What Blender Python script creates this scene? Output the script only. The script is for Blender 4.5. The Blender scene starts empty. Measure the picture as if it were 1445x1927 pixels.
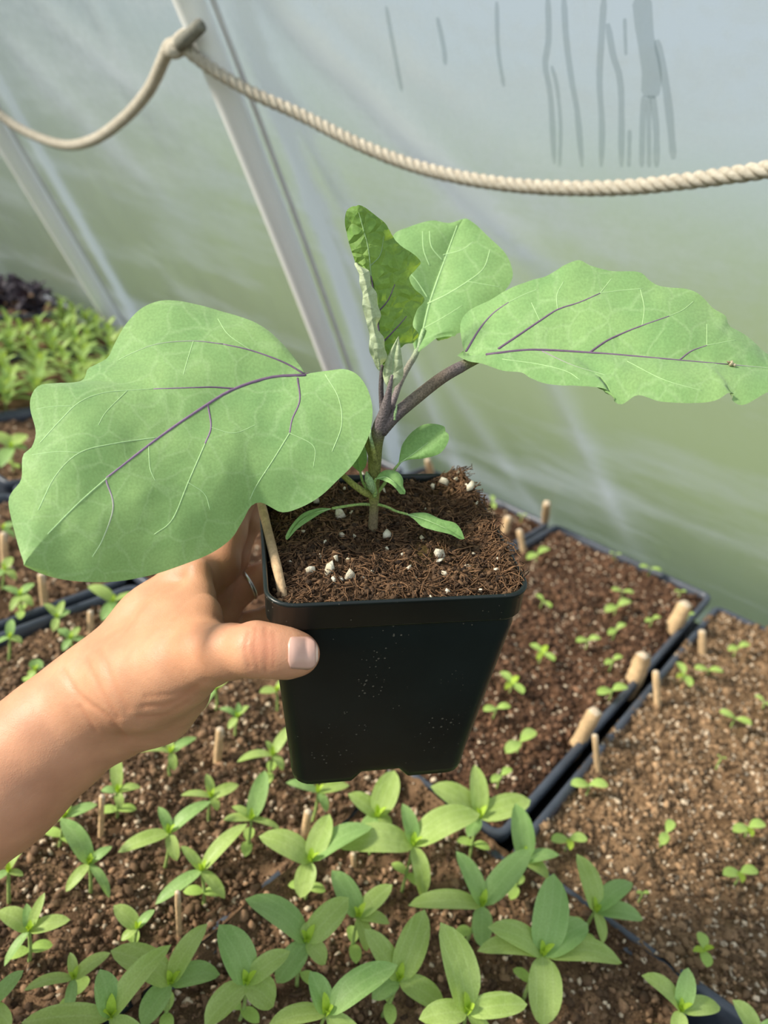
import bpy, math, random
import numpy as np
from mathutils import Vector, Matrix
from mathutils.bvhtree import BVHTree

random.seed(7); rng = np.random.default_rng(11)
S = bpy.context.scene
COL = S.collection

# ------------------------------------------------------------------ camera, world, sun, exposure
FPX, CX, CY = 1440.0, 722.5, 963.5            # focal length in pixels of the 1445 x 1927 frame
CAMH = 0.47                                   # camera height over the soil of the trays, metres
M = np.array([[0.773929, 0.395051, -0.494942],   # rows: world X, Y, Z in camera axes (right, down, forward)
              [0.607677, -0.243333, 0.755987],
              [0.178218, -0.885846, -0.428387]])
CAM = np.array([0.0, 0.0, CAMH])
cd = bpy.data.cameras.new('camera'); cam = bpy.data.objects.new('camera', cd); COL.objects.link(cam)
cd.sensor_fit = 'VERTICAL'; cd.sensor_height = 24.0; cd.lens = FPX / 1927.0 * 24.0
cd.clip_start = 0.01; cd.clip_end = 400
cd.dof.use_dof = True; cd.dof.focus_distance = 0.325; cd.dof.aperture_fstop = cd.lens / 3.1
mw = Matrix.Identity(4)
for r in range(3):
    mw[r][0] = M[r][0]; mw[r][1] = -M[r][1]; mw[r][2] = -M[r][2]; mw[r][3] = CAM[r]
cam.matrix_world = mw
S.camera = cam

w = bpy.data.worlds.new('sky'); S.world = w; w.use_nodes = True
bg = w.node_tree.nodes['Background']; bg.inputs[0].default_value = (0.80, 0.90, 1.0, 1); bg.inputs[1].default_value = 0.80

sd = bpy.data.lights.new('sun', 'SUN'); sun = bpy.data.objects.new('sun', sd); COL.objects.link(sun)
sd.energy = 4.3; sd.angle = math.radians(9); sd.color = (1.0, 0.93, 0.80)
SUNDIR = np.array([-0.82, -0.80, 0.74])       # towards the sun: high, over the left shoulder
sun.rotation_euler = Vector(-SUNDIR).to_track_quat('-Z', 'Y').to_euler()

vs = S.view_settings
vs.view_transform = 'Standard'; vs.look = 'None'; vs.exposure = 0.40; vs.gamma = 1.0; vs.use_curve_mapping = False

S.cycles.adaptive_threshold = 0.02; S.cycles.max_bounces = 7; S.cycles.diffuse_bounces = 3; S.cycles.glossy_bounces = 2; S.cycles.transmission_bounces = 6; S.cycles.transparent_max_bounces = 8

# ------------------------------------------------------------------ geometry helpers
def pix(x, y, d):
    return CAM + M @ np.array([(x - CX) / FPX * d, (y - CY) / FPX * d, d])
def pixs(a):
    a = np.asarray(a, float)
    return CAM + np.stack([(a[:, 0] - CX) / FPX * a[:, 2], (a[:, 1] - CY) / FPX * a[:, 2], a[:, 2]], 1) @ M.T
def rdir(x, y):
    return M @ np.array([(x - CX) / FPX, (y - CY) / FPX, 1.0])
def at(x, y, z=0.0):                          # point at height z
    r = rdir(x, y); return CAM + r * ((z - CAM[2]) / r[2])
def depth(P):
    return float(((np.asarray(P) - CAM) @ M)[2])
WK = 0.695
def wall_y(z):
    z = np.asarray(z, float)
    return 2.21 * CAMH - WK * z - 0.35 * np.maximum(z - 0.75, 0) ** 2
def on_wall(x, y):
    r = rdir(x, y); t = (2.21 * CAMH - WK * CAMH) / (r[1] + WK * r[2]); return CAM + r * t
WN = np.array([0, -1.0, -WK]); WN /= np.linalg.norm(WN)    # wall normal, to the inside

def cr(pts, n):                               # Catmull-Rom through pts, n samples by chord length
    p = np.asarray(pts, float)
    if len(p) == 2: return p[0] + np.linspace(0, 1, n)[:, None] * (p[1] - p[0])
    q = np.vstack([2 * p[0] - p[1], p, 2 * p[-1] - p[-2]])
    L = np.r_[0, np.cumsum(np.linalg.norm(np.diff(p[:, :2] if p.shape[1] == 3 and abs(p).max() > 20 else p, axis=0), axis=1) + 1e-9)]
    u = np.asarray(n) * L[-1] if not np.isscalar(n) else np.linspace(0, L[-1], n)
    i = np.clip(np.searchsorted(L, u, 'right') - 1, 0, len(p) - 2)
    t = ((u - L[i]) / (L[i + 1] - L[i]))[:, None]
    a, b, c, d = q[i], q[i + 1], q[i + 2], q[i + 3]
    return 0.5 * (2 * b + (c - a) * t + (2 * a - 5 * b + 4 * c - d) * t ** 2 + (3 * b - a - 3 * c + d) * t ** 3)

def mesh(name, V, F, mat=None, col=None, uv=None, smooth=True):
    V = np.ascontiguousarray(V, dtype=np.float32); me = bpy.data.meshes.new(name)
    if isinstance(F, np.ndarray): groups = [F]
    elif len(F) and isinstance(F[0], np.ndarray): groups = F
    else:
        by = {}
        for f in F: by.setdefault(len(f), []).append(f)
        groups = [np.array(v) for v in by.values()]
    loops = np.concatenate([g.ravel() for g in groups]).astype(np.int32)
    tot = np.concatenate([np.full(len(g), g.shape[1]) for g in groups]).astype(np.int32)
    st = np.r_[0, np.cumsum(tot)[:-1]].astype(np.int32)
    me.vertices.add(len(V)); me.vertices.foreach_set('co', V.ravel())
    me.loops.add(len(loops)); me.loops.foreach_set('vertex_index', loops)
    me.polygons.add(len(tot)); me.polygons.foreach_set('loop_start', st); me.polygons.foreach_set('loop_total', tot)
    if smooth: me.polygons.foreach_set('use_smooth', np.ones(len(tot), bool))
    me.update(calc_edges=True)
    if col is not None:
        col = np.asarray(col, np.float32)
        if col.ndim == 1: col = np.tile(col, (len(V), 1))
        a = me.color_attributes.new('Col', 'FLOAT_COLOR', 'POINT')
        a.data.foreach_set('color', np.c_[col[:, :3], np.ones(len(V))].astype(np.float32).ravel())
    if uv is not None:
        l = me.uv_layers.new(name='UVMap'); l.data.foreach_set('uv', np.asarray(uv, np.float32)[loops].ravel())
    if mat: me.materials.append(mat)
    return me
def obj(name, me, parent=None, label=None, cat=None, group=None, kind=None):
    o = bpy.data.objects.new(name, me); COL.objects.link(o)
    if parent is not None:
        o.parent = parent; o.matrix_parent_inverse = Matrix.Translation(-parent.location)
    if label: o['label'] = label
    if cat: o['category'] = cat
    if group: o['group'] = group
    if kind: o['kind'] = kind
    return o
def thing(name, loc, label, cat, group=None):
    o = obj(name, None, None, label, cat, group); o.location = Vector(loc); o.empty_display_size = 0.01; return o

def tube(P, R, n=8, cap=True, flat=None):     # swept tube with parallel-transported frame
    P = np.asarray(P, float); k = len(P); R = np.broadcast_to(np.asarray(R, float), (k,))
    T = np.gradient(P, axis=0); T /= np.linalg.norm(T, axis=1)[:, None] + 1e-12
    u = np.cross(T[0], [0.31, 0.17, 0.93]); u /= np.linalg.norm(u); V = []
    an = np.linspace(0, 2 * np.pi, n, endpoint=False)
    for i in range(k):
        u = u - T[i] * (u @ T[i]); u /= np.linalg.norm(u); v = np.cross(T[i], u)
        V.append(P[i] + R[i] * (np.cos(an)[:, None] * u + np.sin(an)[:, None] * v))
    V = np.concatenate(V); i = np.arange(k - 1)[:, None] * n; j = np.arange(n)[None]
    F = np.stack([i + j, i + (j + 1) % n, i + n + (j + 1) % n, i + n + j], -1).reshape(-1, 4)
    if not cap: return V, [F]
    V = np.vstack([V, P[0] - T[0] * R[0] * 0.5, P[-1] + T[-1] * R[-1] * 0.5]); a = k * n; j = np.arange(n)
    G = np.vstack([np.stack([np.full(n, a), (j + 1) % n, j], 1), np.stack([np.full(n, a + 1), (k - 1) * n + j, (k - 1) * n + (j + 1) % n], 1)])
    return V, [F, G]
def join(parts):                              # [(V, [F...], col)] -> one mesh's arrays
    V, C, by, o = [], [], {}, 0
    for p in parts:
        v, fs = p[0], p[1]; V.append(v)
        if len(p) > 2: C.append(np.broadcast_to(np.asarray(p[2], float), (len(v), 3)))
        for f in fs: by.setdefault(f.shape[1], []).append(f + o)
        o += len(v)
    return np.concatenate(V), [np.concatenate(x) for x in by.values()], (np.concatenate(C) if C else None)

def hash2(ix, iy, s):
    h = (ix.astype(np.int64) * 374761393 + iy.astype(np.int64) * 668265263 + s * 1442695041) & 0x7fffffff
    h = ((h ^ (h >> 13)) * 1274126177) & 0x7fffffff
    return ((h ^ (h >> 16)) & 0xffff) / 65535.0
def vnoise(x, y, s=0):
    ix, iy = np.floor(x), np.floor(y); fx, fy = x - ix, y - iy
    fx = fx * fx * (3 - 2 * fx); fy = fy * fy * (3 - 2 * fy)
    a = hash2(ix, iy, s) * (1 - fx) + hash2(ix + 1, iy, s) * fx
    b = hash2(ix, iy + 1, s) * (1 - fx) + hash2(ix + 1, iy + 1, s) * fx
    return a * (1 - fy) + b * fy
def fbm(x, y, o=4, s=0):
    r = 0; a = 0.5
    for k in range(o): r = r + a * vnoise(x * 2 ** k, y * 2 ** k, s + k); a *= 0.5
    return r

# ------------------------------------------------------------------ materials
def mat(name):
    m = bpy.data.materials.new(name); m.use_nodes = True; nt = m.node_tree
    for n in list(nt.nodes): nt.nodes.remove(n)
    return m, nt, (lambda t, **k: _node(nt, t, k)), nt.links.new
def _node(nt, t, k):
    n = nt.nodes.new('ShaderNode' + t)
    for a, b in k.items():
        if a.startswith('i_'):
            key = a[2:].replace('_', ' ')
            n.inputs[int(key) if key.isdigit() else key].default_value = b
        else: setattr(n, a, b)
    return n
def c4(c): return (c[0], c[1], c[2], 1)
def ramp(n, stops):
    e = n.color_ramp.elements
    while len(e) < len(stops): e.new(0.5)
    for x, (p, c) in zip(e, stops): x.position = p; x.color = c4(c)
    return n

def noise_mat(name, ca, cb, scale=60, rough=0.6, bump=0.0, bscale=300, spec=0.4, metal=0.0, detail=4, bdist=0.001, coat=0):
    m, nt, N, L = mat(name); out = N('OutputMaterial'); b = N('BsdfPrincipled', i_Roughness=rough, i_Metallic=metal)
    b.inputs['Specular IOR Level'].default_value = spec
    tc = N('TexCoord'); n = N('TexNoise', i_Scale=scale, i_Detail=detail); L(tc.outputs['Object'], n.inputs['Vector'])
    r = ramp(N('ValToRGB'), [(0.3, ca), (0.7, cb)]); L(n.outputs['Fac'], r.inputs[0]); L(r.outputs[0], b.inputs['Base Color'])
    if bump:
        n2 = N('TexNoise', i_Scale=bscale, i_Detail=3.0); L(tc.outputs['Object'], n2.inputs['Vector'])
        bp = N('Bump', i_Strength=bump, i_Distance=bdist); L(n2.outputs['Fac'], bp.inputs['Height']); L(bp.outputs[0], b.inputs['Normal'])
    L(b.outputs[0], out.inputs[0]); return m
def attr_mat(name, rough=0.8, var=0.35, scale=400, bump=0.4, spec=0.2, trans=0.0, tcol=(0.4, 0.6, 0.1)):
    m, nt, N, L = mat(name); out = N('OutputMaterial'); b = N('BsdfPrincipled', i_Roughness=rough); b.inputs['Specular IOR Level'].default_value = spec
    a = N('VertexColor', layer_name='Col'); tc = N('TexCoord'); n = N('TexNoise', i_Scale=scale, i_Detail=3.0); L(tc.outputs['Object'], n.inputs['Vector'])
    mr = N('MapRange', i_1=0.25, i_2=0.75, i_3=1 - var, i_4=1 + var); L(n.outputs['Fac'], mr.inputs[0])
    mx = N('VectorMath', operation='SCALE'); L(a.outputs[0], mx.inputs[0]); L(mr.outputs[0], mx.inputs['Scale']); L(mx.outputs[0], b.inputs['Base Color'])
    if bump:
        bp = N('Bump', i_Strength=bump, i_Distance=0.001); L(n.outputs['Fac'], bp.inputs['Height']); L(bp.outputs[0], b.inputs['Normal'])
    if trans:
        t = N('BsdfTranslucent', i_Color=c4(tcol)); ms = N('MixShader', i_0=trans); L(b.outputs[0], ms.inputs[1]); L(t.outputs[0], ms.inputs[2]); L(ms.outputs[0], out.inputs[0])
    else: L(b.outputs[0], out.inputs[0])
    return m
def leaf_mat(name, ca, cb, vein, tcol, cell=90, vs_=0.5, trans=0.22, rough=0.6, bump=0.5, bdist=0.0006, sheen=0.0, midrib=0.0):
    # blade colour with a fine net of paler veins (UV is in metres) and puckered relief
    m, nt, N, L = mat(name); out = N('OutputMaterial'); b = N('BsdfPrincipled', i_Roughness=rough); b.inputs['Specular IOR Level'].default_value = 0.25
    b.inputs['Sheen Weight'].default_value = sheen; b.inputs['Sheen Roughness'].default_value = 0.5
    uv = N('UVMap'); n = N('TexNoise', i_Scale=38.0, i_Detail=5.0); L(uv.outputs[0], n.inputs['Vector'])
    r = ramp(N('ValToRGB'), [(0.32, ca), (0.68, cb)]); L(n.outputs['Fac'], r.inputs[0])
    wn = N('TexNoise', i_Scale=70.0, i_Detail=2.0); L(uv.outputs[0], wn.inputs['Vector'])
    ad = N('VectorMath', operation='MULTIPLY_ADD'); ad.inputs[1].default_value = (0.008,) * 3; L(wn.outputs['Color'], ad.inputs[0]); L(uv.outputs[0], ad.inputs[2])
    v = N('TexVoronoi', feature='DISTANCE_TO_EDGE', i_Scale=cell); L(ad.outputs[0], v.inputs['Vector'])
    ve = N('MapRange', i_1=0.0, i_2=0.055, i_3=vs_, i_4=0.0); L(v.outputs['Distance'], ve.inputs[0])
    mx = N('MixRGB', i_2=c4(vein)); L(ve.outputs[0], mx.inputs[0]); L(r.outputs[0], mx.inputs[1])
    if midrib:
        su = N('SeparateXYZ'); L(uv.outputs[0], su.inputs[0]); av = N('Math', operation='ABSOLUTE'); L(su.outputs['Y'], av.inputs[0])
        pg = N('Math', operation='PINGPONG', i_1=0.0026); L(av.outputs[0], pg.inputs[0]); mr = N('MapRange', i_1=0.0, i_2=0.0009, i_3=midrib, i_4=0.0); L(pg.outputs[0], mr.inputs[0])
        m2 = N('MixRGB', i_2=c4(vein)); L(mr.outputs[0], m2.inputs[0]); L(mx.outputs[0], m2.inputs[1]); mx = m2
    f = N('TexNoise', i_Scale=900.0, i_Detail=2.0); L(uv.outputs[0], f.inputs['Vector'])
    fr = N('MapRange', i_1=0.3, i_2=0.7, i_3=0.88, i_4=1.12); L(f.outputs['Fac'], fr.inputs[0])
    sc = N('VectorMath', operation='SCALE'); L(mx.outputs[0], sc.inputs[0]); L(fr.outputs[0], sc.inputs['Scale']); L(sc.outputs[0], b.inputs['Base Color'])
    br = N('MapRange', i_1=0.0, i_2=0.35, i_3=0.0, i_4=1.0); L(v.outputs['Distance'], br.inputs[0])
    bp = N('Bump', i_Strength=bump, i_Distance=bdist); L(br.outputs[0], bp.inputs['Height']); L(bp.outputs[0], b.inputs['Normal'])
    t = N('BsdfTranslucent', i_Color=c4(tcol)); L(bp.outputs[0], t.inputs['Normal'])
    ms = N('MixShader', i_0=trans); L(b.outputs[0], ms.inputs[1]); L(t.outputs[0], ms.inputs[2]); L(ms.outputs[0], out.inputs[0]); return m

M_EGG = leaf_mat('eggplant_leaf', (0.20, 0.37, 0.135), (0.295, 0.475, 0.175), (0.42, 0.60, 0.29), (0.40, 0.62, 0.08), cell=62, vs_=0.30, bump=0.15, trans=0.25, sheen=0.15)
M_YOUNG = leaf_mat('young_leaf', (0.14, 0.28, 0.07), (0.27, 0.42, 0.10), (0.27, 0.40, 0.10), (0.38, 0.55, 0.05), cell=150, vs_=0.35, bump=1.0, bdist=0.0016, trans=0.35)
M_PALE = leaf_mat('leaf_underside', (0.38, 0.45, 0.27), (0.50, 0.56, 0.36), (0.55, 0.60, 0.42), (0.45, 0.52, 0.18), cell=170, vs_=0.35, bump=0.6, bdist=0.001)
M_SMALL = leaf_mat('small_eggplant_leaf', (0.17, 0.32, 0.10), (0.25, 0.42, 0.145), (0.33, 0.52, 0.20), (0.32, 0.55, 0.07), cell=170, vs_=0.2, bump=0.3)
M_SEED = leaf_mat('seedling_leaf', (0.32, 0.46, 0.11), (0.45, 0.59, 0.19), (0.56, 0.70, 0.28), (0.55, 0.72, 0.08), cell=110, vs_=0.15, bump=0.3, trans=0.3, rough=0.45, midrib=.3)
M_SEEDB = leaf_mat('seedling_leaf_bluegreen', (0.23, 0.40, 0.12), (0.34, 0.51, 0.18), (0.44, 0.62, 0.25), (0.42, 0.64, 0.09), cell=110, vs_=0.15, bump=0.3, trans=0.28, rough=0.45, midrib=.3)
M_HEART = leaf_mat('seedling_heart', (0.36, 0.55, 0.05), (0.48, 0.65, 0.09), (0.5, 0.7, 0.15), (0.60, 0.75, 0.05), cell=200, vs_=0.1, bump=0.2, trans=0.35)
M_COT = leaf_mat('cotyledon', (0.38, 0.58, 0.12), (0.50, 0.68, 0.20), (0.55, 0.7, 0.3), (0.55, 0.72, 0.10), cell=150, vs_=0.1, bump=0.2, trans=0.3)
M_HERB = leaf_mat('herb_leaf', (0.22, 0.37, 0.09), (0.36, 0.50, 0.16), (0.4, 0.55, 0.2), (0.48, 0.65, 0.10), cell=150, vs_=0.2, bump=0.3, trans=0.3)
M_DARK = leaf_mat('dark_purple_leaf', (0.020, 0.016, 0.022), (0.05, 0.040, 0.055), (0.07, 0.05, 0.07), (0.05, 0.02, 0.03), cell=150, vs_=0.2, bump=0.3, trans=0.1)
M_STEM = attr_mat('stem', rough=0.7, var=0.45, scale=1200, bump=0.5, spec=0.25)
M_VEIN = attr_mat('vein', rough=0.6, var=0.12, scale=500, bump=0.1, spec=0.2)
M_SOIL = attr_mat('soil', rough=0.95, var=0.5, scale=700, bump=0.9, spec=0.1)
M_CRUMB = attr_mat('crumbs', rough=0.85, var=0.3, scale=900, bump=0.5, spec=0.25)
M_STICK = attr_mat('wood', rough=0.75, var=0.22, scale=500, bump=0.4, spec=0.2)
M_PERL = noise_mat('perlite', (0.42, 0.35, 0.23), (0.74, 0.69, 0.56), 320, 0.85, 0.6, 1500, 0.2)
M_TRAY = noise_mat('tray_plastic', (0.040, 0.048, 0.064), (0.068, 0.080, 0.105), 25, 0.42, 0.15, 120, 0.5)
M_FLOOR = noise_mat('weed_fabric', (0.012, 0.012, 0.012), (0.03, 0.028, 0.026), 40, 0.9)
M_GRASS = noise_mat('meadow', (0.26, 0.32, 0.145), (0.36, 0.42, 0.21), 1.2, 0.95, detail=3)
M_PIPE = noise_mat('hoop_pipe', (0.90, 0.91, 0.92), (0.95, 0.95, 0.95), 9, 0.55, spec=0.5)
M_SHADOW_LINE = noise_mat('hoop_shadow_line', (0.58, 0.58, 0.60), (0.68, 0.68, 0.70), 30, 0.6)  # grey that paints the contact shadow along the pipe
M_ROPE = noise_mat('rope', (0.40, 0.35, 0.28), (0.58, 0.53, 0.44), 220, 0.9, 0.6, 900, 0.1)
M_ROPE_SHADED = noise_mat('rope_end', (0.17, 0.165, 0.14), (0.28, 0.27, 0.23), 220, 0.9, 0.6, 900, 0.1)  # rope colour darkened for the shade on its loose end
M_RING = noise_mat('ring_metal', (0.62, 0.60, 0.56), (0.75, 0.73, 0.70), 50, 0.25, metal=1.0)
M_NAIL = noise_mat('nail', (0.56, 0.33, 0.26), (0.63, 0.39, 0.31), 90, 0.32, 0.1, 300, 0.5)
M_NAILT = noise_mat('nail_tip', (0.60, 0.43, 0.33), (0.68, 0.50, 0.39), 200, 0.4)

def pot_mat():
    m, nt, N, L = mat('pot_plastic'); out = N('OutputMaterial'); b = N('BsdfPrincipled', i_Roughness=0.36); b.inputs['Specular IOR Level'].default_value = 0.4
    tc = N('TexCoord'); n = N('TexNoise', i_Scale=18.0, i_Detail=4.0); L(tc.outputs['Object'], n.inputs['Vector'])
    r = ramp(N('ValToRGB'), [(0.35, (0.0045, 0.0075, 0.007)), (0.7, (0.009, 0.015, 0.014))]); L(n.outputs['Fac'], r.inputs[0])
    v = N('TexVoronoi', i_Scale=420.0); L(tc.outputs['Object'], v.inputs['Vector'])
    n3 = N('TexNoise', i_Scale=55.0, i_Detail=4.0); L(tc.outputs['Object'], n3.inputs['Vector'])
    th = N('MapRange', i_1=0.46, i_2=0.78, i_3=0.0, i_4=0.30); L(n3.outputs['Fac'], th.inputs[0])
    lt = N('Math', operation='LESS_THAN'); L(v.outputs['Distance'], lt.inputs[0]); L(th.outputs[0], lt.inputs[1])
    mul = N('Math', operation='MULTIPLY', i_1=0.5); L(lt.outputs[0], mul.inputs[0])
    mx = N('MixRGB', i_2=(0.20, 0.17, 0.13, 1)); L(mul.outputs[0], mx.inputs[0]); L(r.outputs[0], mx.inputs[1]); L(mx.outputs[0], b.inputs['Base Color'])
    rr = N('MapRange', i_1=0.0, i_2=1.0, i_3=0.34, i_4=0.9); L(lt.outputs[0], rr.inputs[0]); L(rr.outputs[0], b.inputs['Roughness'])
    L(b.outputs[0], out.inputs[0]); return m
M_POT = pot_mat()

def skin_mat():
    m, nt, N, L = mat('skin'); out = N('OutputMaterial'); b = N('BsdfPrincipled', i_Roughness=0.5); b.inputs['Specular IOR Level'].default_value = 0.35
    a = N('VertexColor', layer_name='Col'); tc = N('TexCoord'); n = N('TexNoise', i_Scale=55.0, i_Detail=5.0); L(tc.outputs['Object'], n.inputs['Vector'])
    r = ramp(N('ValToRGB'), [(0.3, (0.86, 0.82, 0.80)), (0.7, (1.10, 1.08, 1.06))]); L(n.outputs['Fac'], r.inputs[0])
    mx = N('MixRGB', blend_type='MULTIPLY', i_0=1.0); L(a.outputs[0], mx.inputs[1]); L(r.outputs[0], mx.inputs[2]); L(mx.outputs[0], b.inputs['Base Color'])
    b.inputs['Subsurface Weight'].default_value = 0.18; b.inputs['Subsurface Radius'].default_value = (1.0, 0.35, 0.18); b.inputs['Subsurface Scale'].default_value = 0.006
    v = N('TexVoronoi', feature='DISTANCE_TO_EDGE', i_Scale=900.0); L(tc.outputs['Object'], v.inputs['Vector'])
    n2 = N('TexNoise', i_Scale=320.0, i_Detail=4.0); L(tc.outputs['Object'], n2.inputs['Vector'])
    ad = N('Math', operation='MULTIPLY_ADD', i_1=0.5); L(v.outputs['Distance'], ad.inputs[0]); L(n2.outputs['Fac'], ad.inputs[2])
    bp = N('Bump', i_Strength=0.32, i_Distance=0.0006); L(ad.outputs[0], bp.inputs['Height']); L(bp.outputs[0], b.inputs['Normal'])
    L(b.outputs[0], out.inputs[0]); return m
M_SKIN = skin_mat()

def film_mat():
    # greenhouse film: blurred view of the outside through it, mixed with milky scatter from dew, dust and highlights painted along the folds
    m, nt, N, L = mat('greenhouse_film'); out = N('OutputMaterial')
    tc = N('TexCoord')
    mp = N('Mapping'); mp.inputs['Rotation'].default_value = (0, math.radians(38), 0); mp.inputs['Scale'].default_value = (0.55, 1.0, 3.2); L(tc.outputs['Object'], mp.inputs['Vector'])
    n = N('TexNoise', i_Scale=4.0, i_Detail=7.0, i_Roughness=0.6); L(mp.outputs[0], n.inputs['Vector'])
    n2 = N('TexNoise', i_Scale=70.0, i_Detail=5.0); L(tc.outputs['Object'], n2.inputs['Vector'])
    a = N('MapRange', i_1=0.47, i_2=0.70, i_3=0.0, i_4=0.62); L(n.outputs['Fac'], a.inputs[0])
    sx = N('SeparateXYZ'); L(tc.outputs['Object'], sx.inputs[0])
    zg = N('MapRange', i_1=0.30, i_2=0.62, i_3=0.02, i_4=0.30); L(sx.outputs['Z'], zg.inputs[0])
    dw = N('MapRange', i_1=0.40, i_2=0.62, i_3=-0.5, i_4=0.5); L(n2.outputs['Fac'], dw.inputs[0])
    dm = N('Math', operation='MULTIPLY'); L(dw.outputs[0], dm.inputs[0]); L(zg.outputs[0], dm.inputs[1])
    vc = N('VertexColor', layer_name='Col'); s0 = N('Math', operation='MULTIPLY_ADD', i_1=2.0); L(vc.outputs[0], s0.inputs[0]); L(a.outputs[0], s0.inputs[2])
    s1 = N('Math', operation='ADD', i_1=0.07); L(s0.outputs[0], s1.inputs[0])
    s2 = N('Math', operation='ADD'); s2.use_clamp = True; L(s1.outputs[0], s2.inputs[0]); L(dm.outputs[0], s2.inputs[1])
    rf = N('BsdfRefraction', i_Color=(0.64, 0.655, 0.64, 1), i_Roughness=0.42, i_IOR=1.3)
    tl = N('BsdfTranslucent', i_Color=(0.97, 0.99, 1.0, 1)); df = N('BsdfDiffuse', i_Color=(0.92, 0.95, 0.96, 1))
    mk = N('MixShader', i_0=0.3); L(tl.outputs[0], mk.inputs[1]); L(df.outputs[0], mk.inputs[2])
    mm = N('MixShader'); L(s2.outputs[0], mm.inputs[0]); L(rf.outputs[0], mm.inputs[1]); L(mk.outputs[0], mm.inputs[2])
    gl = N('BsdfGlossy', i_Color=(1, 1, 1, 1), i_Roughness=0.28); fr = N('Fresnel', i_IOR=1.4); fm = N('Math', operation='MULTIPLY', i_1=0.6); L(fr.outputs[0], fm.inputs[0])
    mg = N('MixShader'); L(fm.outputs[0], mg.inputs[0]); L(mm.outputs[0], mg.inputs[1]); L(gl.outputs[0], mg.inputs[2])
    L(mg.outputs[0], out.inputs[0]); return m
M_FILM = film_mat()
def clear_mat():                              # the outer face of the film: frosted but clear
    m, nt, N, L = mat('film_outer_face'); out = N('OutputMaterial'); rf = N('BsdfRefraction', i_Color=(0.94, 0.96, 0.95, 1), i_Roughness=0.42, i_IOR=1.3); L(rf.outputs[0], out.inputs[0]); return m
M_CLEAR = clear_mat()
def streak_mat():
    m, nt, N, L = mat('water_streak'); out = N('OutputMaterial')
    t = N('BsdfTransparent', i_Color=(0.76, 0.79, 0.79, 1)); g = N('BsdfGlossy', i_Color=(1, 1, 1, 1), i_Roughness=0.15)
    ms = N('MixShader', i_0=0.05); L(t.outputs[0], ms.inputs[1]); L(g.outputs[0], ms.inputs[2]); L(ms.outputs[0], out.inputs[0]); return m
M_STREAK = streak_mat()
def drop_mat():
    m, nt, N, L = mat('water_drop'); out = N('OutputMaterial'); g = N('BsdfPrincipled', i_Roughness=0.03, i_IOR=1.33)
    g.inputs['Transmission Weight'].default_value = 0.9; g.inputs['Base Color'].default_value = (0.9, 1, 0.95, 1); L(g.outputs[0], out.inputs[0]); return m
M_DROP = drop_mat()

# ------------------------------------------------------------------ the place: lawn outside, floor, film wall
def plane(name, x0, x1, y0, y1, z, m):
    return obj(name, mesh(name, [(x0, y0, z), (x1, y0, z), (x1, y1, z), (x0, y1, z)], np.array([[0, 1, 2, 3]]), m), kind='structure')
plane('floor', -7.0, 1.6, -1.2, 1.075, -0.066, M_FLOOR)
plane('ground', -90, 90, -60, 130, -0.075, M_GRASS)

HOOPX = (-0.735, -1.425, -2.12, -0.045 + 0.02)
xs = np.r_[np.arange(-7.0, -1.9, 0.05), np.arange(-1.9, 1.0, 0.007)]; zs = np.arange(-0.07, 1.02, 0.007)
XX, ZZ = np.meshgrid(xs, zs); dz = ZZ * 0
sl = ZZ * math.sqrt(1 + WK * WK)              # distance up the slope
fold = dz * 0
def ridge(p0, p1, wd, amp, mk):                   # taut fold between two picture points, its caught light painted as milkiness
    global dz, fold
    a, b = on_wall(*p0), on_wall(*p1); k = math.sqrt(1 + WK * WK)
    ax, az, bx, bz = a[0], a[2] * k, b[0], b[2] * k; dx, dy = bx - ax, bz - az; l = math.hypot(dx, dy)
    t = ((XX - ax) * dx + (sl - az) * dy) / l; q = ((XX - ax) * dy - (sl - az) * dx) / l
    e = np.clip((t + 0.05) / 0.1, 0, 1) * np.clip((l + 0.15 - t) / 0.3, 0, 1)
    dz = dz + amp * .6 * np.exp(-(q / max(wd, .016)) ** 2) * e
    fold = np.maximum(fold, mk * np.exp(-(np.abs(q) / wd / 1.3) ** 1.4) * e * (0.35 + 1.1 * fbm(t * 9 + 50, q * 60 + 50, 4, int(wd * 1e4))))
for r in [((500, 0), (1040, 520), .016, .009, .75), ((540, 0), (900, 380), .010, .006, .35), ((455, 30), (690, 440), .012, .008, .6), ((470, 90), (760, 700), .010, .007, .4), ((600, 260), (760, 560), .012, .005, .35),
          ((600, 0), (1000, 300), .020, .004, .35), ((760, 640), (900, 960), .012, .006, .35), ((900, 420), (1180, 1000), .014, .005, .28), ((60, 0), (330, 230), .025, .006, .3), ((830, 700), (1010, 960), .01, .003, .25),
          ((0, 60), (240, 300), .03, .006, .35), ((170, 0), (260, 170), .014, .005, .4), ((700, 120), (1100, 420), .03, .004, .28), ((300, 500), (420, 640), .02, .003, .1)]: ridge(*r)
dz = dz + 0.006 * (fbm(XX * 5 + 9, sl * 3, 4, 5) - 0.5) + 0.002 * (fbm(XX * 30, sl * 12, 3, 9) - 0.5)
YY = wall_y(ZZ) - dz * 1.2
for hx in HOOPX: fold = np.maximum(fold, .75 * np.exp(-((XX - hx - .050 + .1 * np.clip(ZZ, 0, None) ** 2 * (hx == HOOPX[0])) / .020) ** 2) * (.5 + .8 * fbm(XX * 60, ZZ * 4, 3, 77)))  # bright band beside each hoop, whitened through the same mask
fold = np.clip(fold, 0, 1); fc = np.repeat(fold.reshape(-1, 1), 3, 1)
nx, nz = len(xs), len(zs); i = np.arange(nz - 1)[:, None] * nx; j = np.arange(nx - 1)[None]
F = np.stack([i + j, i + j + 1, i + nx + j + 1, i + nx + j], -1).reshape(-1, 4)
VW = np.stack([XX, YY, ZZ], -1).reshape(-1, 3)
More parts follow.
